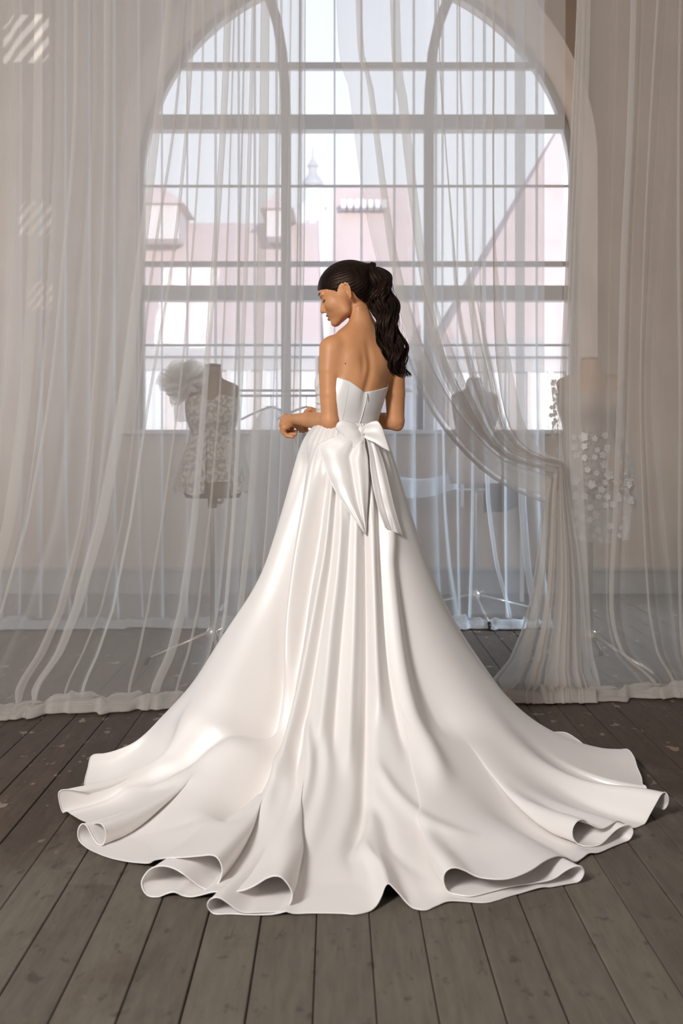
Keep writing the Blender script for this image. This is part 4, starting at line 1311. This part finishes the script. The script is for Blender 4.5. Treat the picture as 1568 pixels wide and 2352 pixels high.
person = empty('person', tuple(B3(np.array([805.0, 1000.0, 0.0])) * np.array([1, 1, 0])), 'bride in a strapless ivory satin ball gown, seen from behind, looking down to the left', 'person')
body = link_mesh('body', B3(BV), BQ, M['skin'], person, mats=[M['skin'], M['lip']], fidx=lipmask.astype(int))
del BF

# ---- small facial features
def strip(name, pts, rad, mat, n=6, parent=None):
    return MB().tube([tuple(B3(np.array(p))) for p in pts], [r*UB for r in rad], n).build(name, mat, parent or person, smooth=True)
for s in (1, -1):
    ls_ = []
    for q in np.linspace(-1, 1, 13):
        sv = 20*s+q*10.5
        fv = 50.0+9.8*math.sqrt(max(0, 1-(q*0.98)**2-0.30))+0.6 if abs(q) < 0.85 else 50.0+3.0
        ls_.append(H(fv, -9.7+1.5*q*q, sv))
    strip('eyelash_line', ls_, [0.7]+[1.25]*11+[0.7], M['lash'])
    la = MB()
    for q in np.linspace(-0.8, 1.0, 15):
        sv = 20*s+q*10.5
        fv = 50.0+9.8*math.sqrt(max(0.05, 1-(q*0.9)**2-0.30))
        a0_, a1_, a2_ = H(fv, -9.5+1.5*q*q, sv), H(fv+2.6, -12.6, sv+s*q*2.5), H(fv+5.0, -13.6, sv+s*q*4.5)
        la.tube([tuple(B3(np.array(v))) for v in (a0_, a1_, a2_)], [0.6*UB, 0.45*UB, 0.12*UB], 4)
    la.build('eyelashes', M['lash'], person)
    strip('eyebrow', [H(66.0, 5.0, 7*s), H(64.8, 7.6, 14*s), H(61.0, 9.0, 22*s), H(54.5, 7.0, 31*s)], [1.7, 2.1, 1.8, 0.8], M['lash'])
bvh_body = BVHTree.FromPolygons([tuple(v) for v in B3(BV)], [tuple(f) for f in BQ.tolist()])
def on_skin(bvh, px, py):
    d = Vector(P3(px, py, 5.0))-Vector((0, 0, CH))
    h = bvh.ray_cast(Vector((0, 0, CH)), d.normalized())
    return h[0], h[1]
for (px, py, r) in ((793, 835, 1.5), (779.5, 892, 1.0), (863, 888, 0.8)):
    p, nn = on_skin(bvh_body, px, py)
    if p is not None:
        r *= UB
        mb = MB().lathe([(r*0.3, -r*0.5), (r, -r*0.1), (r*0.8, r*0.4), (r*0.2, r*0.6)], 0, 0, 10)
        o = mb.build('mole', M['mole'], None, smooth=True)
        o.parent = person; o.matrix_parent_inverse = person.matrix_basis.inverted()
        o.matrix_basis = Matrix.Translation(p) @ nn.to_track_quat('Z', 'Y').to_matrix().to_4x4()

# ---- hair drawn back into the tail
HLf = np.array([-80, -30, -26, -18, -16, -8, 3, 10, 15, 19, 23, 40, 58, 64, 80.0])
HLu = np.array([-52, -50, -45, -31, -18, 9, 12, 8, 2, -4, 2, 12, 17, 18, 22.0])
KF = Field((722, 594, -52), (872, 706, 74), 1.2)
skull(KF, 3.2, 6)
KF.ell(H(33, 8, 0), (33, 27, 38), HA, 8)
KF.ell(H(26, -16, 0), (37.5, 46, 39), HA, 10)
KF.cone((822, 676, 10), (832, 698, 6), 27, 25, 9)
KF.cone(H(-52, 20, 0), H(-66, 22, 0), 18, 11, 12)
sl, X, Y, D = KF.local((700, 580, -60), (900, 720, 90))
q0, q1, q2 = X-O[0], Y-O[1], D-O[2]
fL = q0*HFv[0]+q1*HFv[1]+q2*HFv[2]; uL = q0*HUv[0]+q1*HUv[1]+q2*HUv[2]; sL = q0*HSv[0]+q1*HSv[1]+q2*HSv[2]
al = np.arctan2(sL, uL-20)
KF.F += (0.40*np.sin(al*46+np.sin(fL*0.05)*2)).astype(np.float32)*np.clip((55-fL)/40, 0.25, 1)
cut = (np.interp(fL, HLf, HLu).astype(np.float32)+0.35*np.sin(fL*0.9+sL*0.4)-uL)*0.8
# at the middle of the brow the hairline lifts slightly
KF.F = np.maximum(KF.F, cut.astype(np.float32))
KV, KQ = surface_nets(KF.F, KF.ax, KF.h)
KV = relax(KV, KQ, 2, 0.4)
hair = link_mesh('hair', B3(KV), KQ, M['hair'], person)
hair['label'] = 'dark brown hair drawn back smoothly from the face'
del KF
spine = catmull(np.array([(846, 616, 6), (858, 616, -6), (872, 634, -22), (878, 670, -36), (879, 700, -46), (889, 745, -58), (900, 790, -68), (914, 832, -74), (926, 866, -76)], float), 10)
spw = np.interp(np.linspace(0, 1, len(spine)), [0, 0.1, 0.22, 0.38, 0.5, 0.64, 0.78, 0.9, 1.0], [9, 10, 17, 25, 29, 31, 27, 22, 16])
rr = np.random.default_rng(21)
pt = MB()
tt_ = np.linspace(0, 1, len(spine))
for cl in range(34):
    a = rr.uniform(0, 2*math.pi); rad = math.sqrt(rr.uniform(0.0, 1))
    cx0, cd0 = math.cos(a)*rad*0.92, math.sin(a)*rad*0.7
    ph0 = rr.uniform(-1.1, 1.1)+cx0*1.0; fq0 = rr.uniform(3.5, 4.4); am0 = rr.uniform(0.75, 1.35); L0 = rr.uniform(0.88, 1.0)
    for i in range(6):
        a2 = i*1.05+rr.uniform(0, 0.6); off = 4.2*(0.5+0.5*rr.uniform())
        ph = ph0+rr.uniform(-0.18, 0.18); L_ = min(1.0, L0+rr.uniform(-0.05, 0.03)); n = 52
        tq = np.linspace(0, L_, n)
        sx = np.stack([np.interp(tq, tt_, spine[:, k]) for k in range(3)], 1)
        w = np.interp(tq, tt_, spw)
        amp = np.interp(tq, [0, 0.15, 0.4, 1], [0, 1.5, 7.0, 7.5])*am0
        spread = np.interp(tq/L_, [0, 0.2, 0.85, 1], [0.5, 1.0, 1.0, 1.7])*off
        sx[:, 0] += cx0*w + math.cos(a2)*spread + amp*np.sin(tq*fq0*2*math.pi+ph)
        sx[:, 2] += cd0*w + math.sin(a2)*spread + amp*0.9*np.cos(tq*fq0*2*math.pi+ph)
        sx[:, 1] += 4*np.sin(tq*9+ph)
        r0 = rr.uniform(2.3, 4.2)
        ra = r0*np.interp(tq/L_, [0, 0.1, 0.6, 0.9, 1], [0.75, 1, 1, 0.6, 0.12])
        pt.tube([tuple(v) for v in B3(sx)], list(ra*UB), 6, flat=rr.uniform(0.5, 0.85))
for i in range(26):       # fine loose hairs
    a = rr.uniform(0, 2*math.pi)
    ox, od = math.cos(a)*rr.uniform(0.9, 1.08), math.sin(a)*0.8
    tq = np.linspace(rr.uniform(0.15, 0.4), rr.uniform(0.8, 1.02), 30)
    sx = np.stack([np.interp(tq, tt_, spine[:, k]) for k in range(3)], 1)
    w = np.interp(tq, tt_, spw); ph = rr.uniform(0, 6); fq = rr.uniform(3, 5)
    sx[:, 0] += ox*w+5*np.sin(tq*fq*6.28+ph); sx[:, 2] += od*w+5*np.cos(tq*fq*6.28+ph)
    pt.tube([tuple(v) for v in B3(sx)], list(np.interp(np.linspace(0, 1, 30), [0, 0.2, 0.8, 1], [0.2, 0.35, 0.3, 0.1])*UB), 4)
tail = pt.build('ponytail', M['hair'], hair, smooth=True)
# a lock wound round the base
ring = MB()
for k in range(3):
    pts = []
    for t in np.linspace(0, 2*math.pi*1.15, 30):
        c = np.array([851+k*3.4, 615+k*0.8, 4.0-k*3.5])
        pts.append(tuple(B3(c+np.array([-0.25*math.cos(t)*11+1.5*math.sin(t), 11*math.cos(t), 11*math.sin(t)*0.95]))))
    ring.tube(pts, 3.4*UB, 8, flat=0.7)
ring.build('hair_tie', M['hair'], hair, smooth=True)

# ---- bodice
GF = Field((700, 824, -84), (930, 1010, 112), 1.3)
trunk(GF, 2.6, 0.0)
breasts(GF, 3.5, 12)
sl, X, Y, D = GF.local((690, 800, -100), (940, 1030, 130))
cxv = np.interp(Y[0, :, 0], ST[:, 0], ST[:, 1])[None, :, None]
u = (X-cxv)*cP+D*sP; w = -(X-cxv)*sP+D*cP
th = np.degrees(np.arctan2(u, -w))           # 0 at the centre of the back, negative to her left
ytop = np.interp(th, [-180, -140, -120, -90, -60, -40, -18, -4, 0, 4, 20, 42, 70, 90, 120, 140, 180],
                 [856, 846, 846, 858, 868, 876, 891, 899, 901, 899.5, 897.5, 893, 886, 874, 850, 848, 856])
ruch = np.clip((np.abs(th)-78)/25, 0, 1)*np.clip((Y-884)/14, 0, 1)
wob = (1.3*np.sin(Y*0.33+0.05*u)+1.0*np.sin(Y*0.57+u*0.11+1)).astype(np.float32)
GF.F = GF.F + (ruch*wob).astype(np.float32)
GF.F = np.maximum(np.maximum(GF.F, (ytop-Y).astype(np.float32)), (Y-1000.0).astype(np.float32)+0*X+0*D)
GV, GQ = surface_nets(GF.F, GF.ax, GF.h)
GV = relax(GV, GQ, 2, 0.4)
bodice = link_mesh('gown_bodice', B3(GV), GQ, M['satin_bodice'], person)
del GF
bvh_bod = BVHTree.FromPolygons([tuple(v) for v in B3(GV)], [tuple(f) for f in GQ.tolist()])
def surf_line(name, pts, rad, mat, parent, lift=0.0006, n=6, sub=10):
    out = []
    for px, py in resample(np.array(pts, float), sub*len(pts)):
        p, nn = on_skin(bvh_bod, px, py)
        if p is None: continue
        if nn.y > 0: nn = -nn
        out.append(tuple(p+nn*lift))
    if len(out) > 3: return MB().tube(out, rad, n).build(name, mat, parent, smooth=True)
surf_line('seam', [(800, 884), (796, 915), (790, 945), (782, 984)], 0.0006, M['thread'], bodice)
zp = surf_line('zipper', [(843.5, 904), (838, 930), (830, 958), (821, 986)], 0.0014, M['satin_bodice'], bodice, 0.0012)
p, nn = on_skin(bvh_bod, 842.5, 905)
if p is not None:
    q = p+Vector((0, -0.006, 0))
    MB().tube([q+Vector((0, 0, 0.004)), q+Vector((0, -0.001, -0.004)), q+Vector((-0.001, -0.002, -0.022))], [0.0016, 0.0032, 0.0022], 8, flat=0.5).build('zipper_pull', M['white_metal'], zp, smooth=True)

# ---- skirt with train.  The hem is laid out point by point on the floor: (px, py, height above floor)
HEM = [
 (560,1668,0),(470,1690,0),(390,1705,0),(330,1716,.008),(285,1730,.03),(255,1734,.055),(228,1733,.075),(211,1739,.072),(204,1765,.04),(196,1798,.008),(202,1812,0),(232,1824,.002),
 (236,1828,.012),(200,1820,.05),(160,1815,.066),(138,1819,.066),(138,1842,.036),(146,1867,.003),(155,1864,.012),(166,1871,.003),(190,1885,.014),(212,1892,.045),(230,1892,.062),(241,1901,.056),(245,1917,.036),(242,1933,.014),(236,1943,.004),(225,1939,.008),(215,1925,.022),(206,1908,.040),(199,1896,.053),(191,1893,.056),(183,1901,.048),(180,1916,.030),(184,1932,.012),(197,1945,.003),(218,1958,0),(245,1969,0),(290,1979,.003),(325,1983,.008),(345,1983,.014),
 (358,1976,.035),(390,1971,.055),(425,1970,.066),(460,1967,.076),(485,1965,.082),(499,1970,.080),(508,1984,.066),(511,2003,.045),(505,2024,.020),(493,2039,.006),(478,2044,.006),(460,2037,.014),(440,2022,.032),(420,2007,.048),(398,1995,.056),(374,1990,.058),(352,1994,.052),(336,2007,.038),(326,2027,.020),(331,2048,.005),(345,2061,0),(362,2062,0),(385,2053,.008),(402,2050,.012),(420,2058,.003),(440,2061,.003),(465,2056,.010),(489,2050,.018),
 (520,2049,.022),(554,2047,.030),(575,2040,.040),(592,2031,.050),(611,2019,.064),(630,2013,.072),(646,2016,.070),(660,2030,.056),(670,2048,.038),(671,2064,.022),(664,2080,.008),(650,2091,.003),(630,2095,.004),(605,2096,.005),(580,2097,.006),(560,2097,.007),(541,2088,.016),(522,2074,.030),(506,2064,.040),(490,2063,.041),(479,2072,.031),(477,2083,.018),(485,2095,.005),(500,2102,0),(532,2101,0),(573,2103,0),(611,2103,0),(643,2098,.004),(657,2094,.008),(675,2099,.002),(720,2099,0),(787,2100,0),(812,2102,0),
 (841,2097,0),(862,2083,.006),(875,2060,.022),(883,2038,.040),(892,2030,.046),(904,2041,.036),(918,2056,.022),(933,2074,.006),(952,2089,0),(978,2092,0),(997,2084,0),(1026,2071,.003),(1064,2071,.002),(1112,2075,0),(1141,2069,0),(1179,2057,0),(1239,2039,.004),(1268,2038,0),(1319,2029,0),(1334,2019,.010),(1340,2003,.028),(1332,1991,.044),(1318,1991,.044),(1297,2001,.034),(1268,2020,.016),(1227,2029,.010),(1172,2037,.008),(1131,2047,.006),(1083,2059,.005),(1051,2056,.005),(1029,2050,.008),(1019,2033,.026),(1018,2012,.050),(1028,1998,.066),(1045,1994,.070),(1067,2001,.062),(1099,2016,.048),(1147,2021,.046),(1179,2016,.048),(1217,2000,.054),(1250,1978,.060),(1278,1967,.056),(1297,1971,.040),(1312,1979,.018),(1322,1980,.004),
 (1336,1971,.003),(1351,1960,.006),(1372,1959,.003),(1398,1949,0),(1428,1937,0),(1444,1929,.004),(1452,1913,.024),(1448,1900,.040),(1437,1896,.048),(1422,1901,.042),(1407,1912,.030),(1384,1935,.012),(1369,1943,.006),(1348,1945,.006),(1327,1940,.010),(1314,1926,.028),(1313,1905,.052),(1323,1888,.070),(1339,1883,.072),(1357,1896,.056),(1378,1904,.042),(1395,1898,.046),(1413,1887,.052),(1426,1891,.040),(1440,1898,.018),(1452,1903,.004),
 (1470,1898,0),(1479,1892,.003),(1491,1870,.026),(1506,1843,.055),(1516,1826,.074),(1526,1821,.078),(1533,1832,.064),(1532,1848,.040),(1523,1860,.022),(1511,1856,.022),(1497,1846,.022),(1470,1838,.012),(1452,1826,.004),
 (1464,1818,.006),(1482,1817,.010),(1481,1807,.020),(1474,1803,.020),(1471,1786,.022),(1461,1762,.032),(1454,1740,.044),(1440,1723,.050),(1416,1724,.040),(1385,1726,.022),(1357,1722,.018),(1340,1712,.022),(1322,1698,.024),(1297,1684,.020),(1266,1683,.010),(1237,1682,.006),(1198,1671,.008),(1160,1665,.003),
 (1080,1656,0),(980,1650,0),(860,1647,0),(740,1648,0),(640,1656,0)]
hp = np.array([[(px-CX)*floor_depth(py, h)/FPX, floor_depth(py, h), h+0.002] for px, py, h in HEM])
hc = catmull(np.concatenate([hp, hp[:1]]), 8)[:-1]
seg = np.linalg.norm(np.diff(np.concatenate([hc, hc[:1]]), axis=0), axis=1)
cum = np.r_[0, np.cumsum(seg)]
NC = 1100
tq = np.linspace(0, cum[-1], NC, endpoint=False)
hcl = np.concatenate([hc, hc[:1]])
Hm = np.stack([np.interp(tq, cum, hcl[:, k]) for k in range(3)], 1)
H1 = gsmooth(Hm, 9, True); H2 = gsmooth(Hm, 24, True); H3 = gsmooth(Hm, 55, True)
# waist ring
wc = np.array([(797-CX)*UB, YB, CH+(HY-976)*UB])
ang_h = np.unwrap(np.arctan2(H3[:, 1]-4.0, H3[:, 0]-0.03))
if ang_h[-1] < ang_h[0]: pass
tot = ang_h[-1]-ang_h[0]+(ang_h[1]-ang_h[0])
ang_h = gsmooth(np.concatenate([ang_h-2*math.pi*np.sign(tot), ang_h, ang_h+2*math.pi*np.sign(tot)])[:, None], 20)[NC:2*NC, 0]
aw, bw = 72*UB, 60*UB
ux, uy = np.array([cP, sP]), np.array([-sP, cP])
ca, sa = np.cos(ang_h), np.sin(ang_h)
# radius of the rotated ellipse in direction ang_h
du, dw = ca*ux[0]+sa*ux[1], ca*uy[0]+sa*uy[1]
re = 1/np.sqrt((du/aw)**2+(dw/bw)**2)
W = np.stack([wc[0]+ca*re, wc[1]+sa*re, np.full(NC, wc[2])], 1)
NR = 190
tt2 = np.linspace(0, 1, NR)
RR = tt2**1.55
zmul = wc[2]
G = np.zeros((NR, NC, 3))
front = np.clip(-sa, 0, 1)             # 1 = towards the viewer (the train), 0 at the sides
kk = 2.15+1.15*front**1.5
kk = np.where(sa > 0, 2.0, kk)-0.42*np.clip(-ca, 0, 1)**1.5
out = np.stack([ca, sa], 1)
for i, r in enumerate(RR):
    w1 = sstep(0.24, 0.52, r); w2 = sstep(0.42, 0.78, r); w3 = sstep(0.60, 0.94, r)
    He = H3*(1-w1)+H2*w1
    He = He*(1-w2)+H1*w2
    He = He*(1-w3)+Hm*w3
    xy = W[:, :2]*(1-r)+He[:, :2]*r
    hip = (0.030+0.016*np.clip(-ca, 0, 1))*(1-math.exp(-r/0.020))*math.exp(-r/0.35)
    xy = xy+out*np.reshape(hip, (-1, 1))
    F_ = (1-r)**kk
    G[i, :, :2] = xy
    G[i, :, 2] = zmul*F_+He[:, 2]*sstep(0.25, 1.0, r)+0.004*(1-w3)
# pleats between waist and floor: each is a path seen from the viewer's side, with a cross profile
def pl(pts, wid, amp, kind='ridge', fade=90):
    p = np.array(pts, float)
    return p[:, 0], p[:, 1], wid, amp, kind, fade
PLEATS = [
 pl([(700,1030),(683,1080),(650,1250),(620,1400),(602,1500),(580,1600),(560,1660)], (11, 34), (-.022,-.125)),
 pl([(748,1090),(735,1150),(715,1250),(690,1350),(663,1480),(640,1570),(590,1720),(520,1850)], (10, 32), (-.020,-.105)),
 pl([(655,1030),(630,1180),(585,1320),(545,1450),(490,1580),(400,1700)], (24, 50), (.006,.040)),
 pl([(725,1030),(705,1150),(680,1280),(655,1420),(642,1540)], (10, 18), (.006,.030)),
 pl([(775,1080),(762,1250),(745,1370),(722,1500),(700,1620),(672,1760)], (6, 11), (-.010,-.028)),
 pl([(765,1080),(750,1250),(730,1370),(706,1500),(680,1620),(640,1780)], (8, 14), (.006,.018)),
 pl([(806,1180),(798,1320),(788,1430),(780,1520),(772,1620),(765,1720)], (5, 9), (-.006,-.016)),
 pl([(785,1180),(775,1320),(760,1450),(750,1560),(735,1700)], (8, 16), (.005,.014)),
 pl([(818,1160),(815,1320),(812,1450),(806,1600),(800,1760)], (7, 14), (.005,.014)),
 pl([(838,1100),(840,1230),(843,1400),(843,1600),(838,1780),(830,1870),(800,1960)], (5.5, 11), (-.012,-.036)),
 pl([(852,1100),(856,1300),(862,1500),(870,1640)], (7, 14), (.005,.014)),
 pl([(868,1060),(872,1200),(880,1320),(890,1460),(905,1600),(930,1720)], (5, 12), (-.007,-.016)),
 pl([(884,1060),(893,1200),(905,1350),(925,1520),(955,1660),(1010,1790)], (10, 26), (.010,.024)),
 pl([(905,1260),(935,1400),(970,1540),(1040,1680)], (28, 56), (-.010,-.034)),
 pl([(620,1700),(630,1780),(605,1870)], (10, 14), (.014,.014)),
 pl([(700,1640),(712,1760),(690,1860),(640,1950)], (10, 18), (.012,.014)),
 pl([(672,1700),(676,1800),(650,1890)], (7, 9), (-.012,-.010)),
 pl([(755,1700),(742,1830),(700,1960)], (14, 22), (.010,.010)),
 pl([(870,1760),(905,1820),(970,1880),(1060,1920)], (9, 14), (.012,.010)),
 pl([(850,1830),(880,1880),(905,1950),(990,2030)], (12, 16), (-.012,-.012)),
 pl([(835,1930),(850,1970),(880,2010)], (14, 12), (.014,.012)),
 pl([(800,1960),(812,2000),(800,2050)], (12, 14), (-.008,-.006)),
 pl([(545,1655),(480,1705),(420,1755),(350,1788)], (10, 14), (-.020,-.026)),
 pl([(500,1850),(470,1872),(400,1900),(300,1922)], (9, 10), (-.006,-.004)),
 pl([(520,1700),(450,1760),(380,1800),(280,1808)], (16, 16), (.012,.014)),
]
# outward normals of the unpleated surface
def gnorm(G):
    dv = np.gradient(G, axis=0)
    du_ = np.roll(G, -6, axis=1)-np.roll(G, 6, axis=1)
    n = np.cross(du_, dv)
    n /= np.linalg.norm(n, axis=2, keepdims=True)+1e-9
    return n
SM = np.stack([gsmooth(G[i], 14, True) for i in range(NR)])
Nn = gnorm(SM)
cdir = SM-np.array([0, 0, CH])
if (Nn*np.concatenate([np.broadcast_to(out, (NR, NC, 2)), np.zeros((NR, NC, 1))], 2)).sum() < 0: Nn = -Nn
facing = sstep(0.0, 0.25, -(Nn*cdir).sum(2)/np.linalg.norm(cdir, axis=2))
PXg = CX+G[..., 0]*FPX/G[..., 1]; PYg = HY-(G[..., 2]-CH)*FPX/G[..., 1]
disp = np.zeros((NR, NC))
for xs_p, ys_p, wd, am, kind, fade in PLEATS:
    pc = catmull(np.stack([xs_p, ys_p], 1), 6)
    xs_p, ys_p = pc[:, 0], pc[:, 1]
    t = np.clip((PYg-ys_p[0])/(ys_p[-1]-ys_p[0]), 0, 1)
    xc = np.interp(PYg, ys_p, xs_p)
    slope = np.gradient(xs_p)/np.maximum(np.gradient(ys_p), 1e-3)
    sc_ = np.sqrt(1+np.interp(PYg, ys_p, slope)**2)
    wv = wd[0]+(wd[1]-wd[0])*t; av = am[0]+(am[1]-am[0])*t
    q = (PXg-xc)/(wv*np.minimum(sc_, 2.2))
    win = sstep(ys_p[0]-30, ys_p[0]+40, PYg)*(1-sstep(ys_p[-1]-fade*0.5, ys_p[-1]+fade*0.5, PYg))
    disp += 1.5*av*np.exp(-np.abs(q)**(2 if av.mean() > 0 else 1.5))*win
fadeh = (1-sstep(0.80, 0.97, RR))[:, None]
low = np.minimum(1.0, (G[..., 2]+0.01)/0.05)          # nothing is pushed under the floor
disp = np.where(disp < 0, disp*low, disp)*facing*fadeh
G = G+Nn*disp[..., None]
for i in range(NR):
    sg = 2.6*(1-sstep(0.62, 0.90, RR[i]))
    if sg > 0.3: G[i] = gsmooth(G[i], sg, True)
for k in range(0, NC, 1): G[4:-3, k] = gsmooth(G[:, k], 1.2)[4:-3]
# tiny gathers right at the waist
gath = 0.0014*np.sin(np.arange(NC)*2*math.pi*26/NC+1.5*np.sin(np.arange(NC)*2*math.pi*5/NC))*np.exp(-((RR-0.02)/0.06)**2)[:, None]
G[..., 0] += ca*gath; G[..., 1] += sa*gath
# soft wrinkles of cloth lying on the boards
for k, (fx, fy, am) in enumerate(((9, 14, .0025), (17, 8, .0018), (5, 23, .0015))):
    G[..., 2] += am*np.sin(G[..., 0]*fx+k)*np.sin(G[..., 1]*fy+2*k)*sstep(0.55, 0.8, RR)[:, None]*(1-sstep(0.9, 1, RR))[:, None]
G[..., 2] = np.maximum(G[..., 2], 0.003)
skirt = link_mesh('gown_skirt', G.reshape(-1, 3), quads(NR, NC, True), M['satin'], person)
skirt['label'] = 'ivory satin skirt spreading into a long train'
he = MB().tube([tuple(v) for v in np.concatenate([G[-1], G[-1][:1]])], 0.0018, 6, cap=False).build('rolled_hem', M['satin'], skirt, smooth=True)

# ---- bow at the back of the waist
bvh_sk = BVHTree.FromPolygons([tuple(v) for v in G[:120].reshape(-1, 3)], [tuple(f) for f in quads(120, NC, True).tolist()])
def over_skirt(px, py, lift):
    """a point lift metres in front of skirt and bodice"""
    best = None
    d = (Vector(P3(px, py, 5.0))-Vector((0, 0, CH))).normalized()
    for bv in (bvh_sk, bvh_bod):
        h = bv.ray_cast(Vector((0, 0, CH)), d)
        if h[0] is not None and (best is None or h[0].y < best): best = h[0].y
    if best is None: best = YB-0.05
    return P3(px, py, best-lift)
def ribbon(name, left, right, lifts, mat, n=26, m=14, bulge=0.012, creases=()):
    """a band between two edge lines given from the knot outwards"""
    l = resample(catmull(np.array(left, float), 5), n); r = resample(catmull(np.array(right, float), 5), n)
    lf = np.interp(np.linspace(0, 1, n), np.linspace(0, 1, len(lifts)), lifts)
    base = []
    for i in range(n):
        a = np.array(over_skirt(*l[i], lf[i])); b_ = np.array(over_skirt(*r[i], lf[i]))
        row = []
        for j in range(m):
            q = j/(m-1)
            p = a*(1-q)+b_*q
            p[1] -= 0.6*bulge*math.sin(math.pi*q)+0.22*bulge*math.sin(4.6*math.pi*q+i*0.05+0.6)*min(1, i/5)
            for qc, qw, qa in creases: p[1] -= qa*math.exp(-((q-qc)/qw)**2)*min(1, i/4)
            row.append(p)
        base.append(row)
    base = np.array(base)
    base[..., 1] = gsmooth(base[..., 1], 1.5)
    return base
def finish(name, Gd, mat, thick=0.0016):
    o = MB().grid(Gd).build(name, mat, bow, smooth=True)
    md = o.modifiers.new('thickness', 'SOLIDIFY'); md.thickness = thick; md.offset = 0
    return o
bow_c = over_skirt(829, 992, 0.02)
bow = MB().lathe([(0.004, -0.021), (0.012, -0.017), (0.0155, -0.005), (0.0150, 0.006), (0.012, 0.017), (0.004, 0.021)], 0, 0, 20)
for i, v in enumerate(bow.v):
    a = math.atan2(v[1], v[0]); k = 1+0.10*math.sin(a*6+v[2]*60)
    bow.v[i] = (v[0]*k*0.85+bow_c[0], v[1]*k*0.8+bow_c[1], v[2]*1.05+bow_c[2])
bow = bow.build('bow', M['satin'], person, smooth=True)
bow['label'] = 'satin bow at the back of the waist'
# tails
tl_ = ribbon('bow_tail', [(822,990),(775,1000),(745,1013),(729,1023),(740,1058),(753,1094),(776,1140),(806,1182),(838,1227)],
             [(834,996),(838,1010),(838,1022),(845,1053),(847,1104),(845,1150),(843,1185),(842,1206),(840,1226)], [0.014,0.022,0.020,0.018,0.016,0.014], M['satin'], n=34, m=36, bulge=0.006, creases=((0.80, 0.10, 0.010), (0.63, 0.06, -0.008), (0.35, 0.16, 0.006)))
finish('bow_tail', tl_, M['satin'])
tr_ = ribbon('bow_tail', [(832,996),(842,1012),(848,1045),(850,1078),(858,1125),(868,1168),(884,1212)],
             [(842,996),(860,1010),(872,1035),(886,1078),(897,1125),(908,1172),(925,1230)], [0.014,0.020,0.020,0.019,0.020,0.024], M['satin'], n=30, m=30, bulge=0.004, creases=((0.68, 0.14, 0.007), (0.40, 0.06, -0.004)))
finish('bow_tail', tr_, M['satin'])
# loops: front leaf out, fold over at the end, back leaf in
def loop(topline, botline, depth, inner):
    n, m = 30, 22
    a = resample(catmull(np.array(topline, float), 6), n); b_ = resample(catmull(np.array(botline, float), 6), n)
    t = np.linspace(0, 1, n)
    y0 = bow_c[1]
    rows = []
    lift = 0.004+depth*np.sin(np.minimum(t*1.0, 1)*math.pi*0.62)
    for i in range(n):
        row = []
        for j in range(m):
            q = j/(m-1)
            px = a[i, 0]*(1-q)+b_[i, 0]*q; py = a[i, 1]*(1-q)+b_[i, 1]*q
            pt_ = np.array(P3(px, py, y0+0.004-lift[i]-0.006*math.sin(math.pi*q)*t[i]**0.6-0.0045*math.sin(q*13+1)*math.exp(-t[i]*2.6)-0.003*math.sin(q*5+t[i]*2)*t[i]))
            row.append(pt_)
        rows.append(row)
    # rounded turn and inner leaf
    last = np.array(rows[-1]); prev = np.array(rows[-4])
    dirv = (last-prev); dirv /= np.linalg.norm(dirv, axis=1, keepdims=True)
    for k in range(1, 7):
        an = math.pi*k/6
        rr_ = inner
        off = dirv*(math.sin(an)*rr_*0.8)
        r2 = last+off; r2[:, 1] += rr_*(1-math.cos(an))
        rows.append(list(r2))
    for i in range(n-2, 1, -2):
        r2 = np.array(rows[i]).copy(); r2[:, 1] += 2*inner*min(1, t[i]*1.6)+0.002
        c_ = r2.mean(axis=0); r2 = c_+(r2-c_)*0.93
        rows.append(list(r2))
    return np.array(rows)
finish('bow_loop', loop([(828,984),(812,972),(790,966),(776,970),(771,979)], [(829,1000),(833,1008),(833,1020),(828,1030),(821,1035)], 0.028, 0.0075), M['satin'], 0.0014)
finish('bow_loop', loop([(831,984),(842,974),(856,968),(868,968),(877,981)], [(832,1000),(842,1009),(860,1017),(876,1027),(893,1036)], 0.026, 0.007), M['satin'], 0.0014)
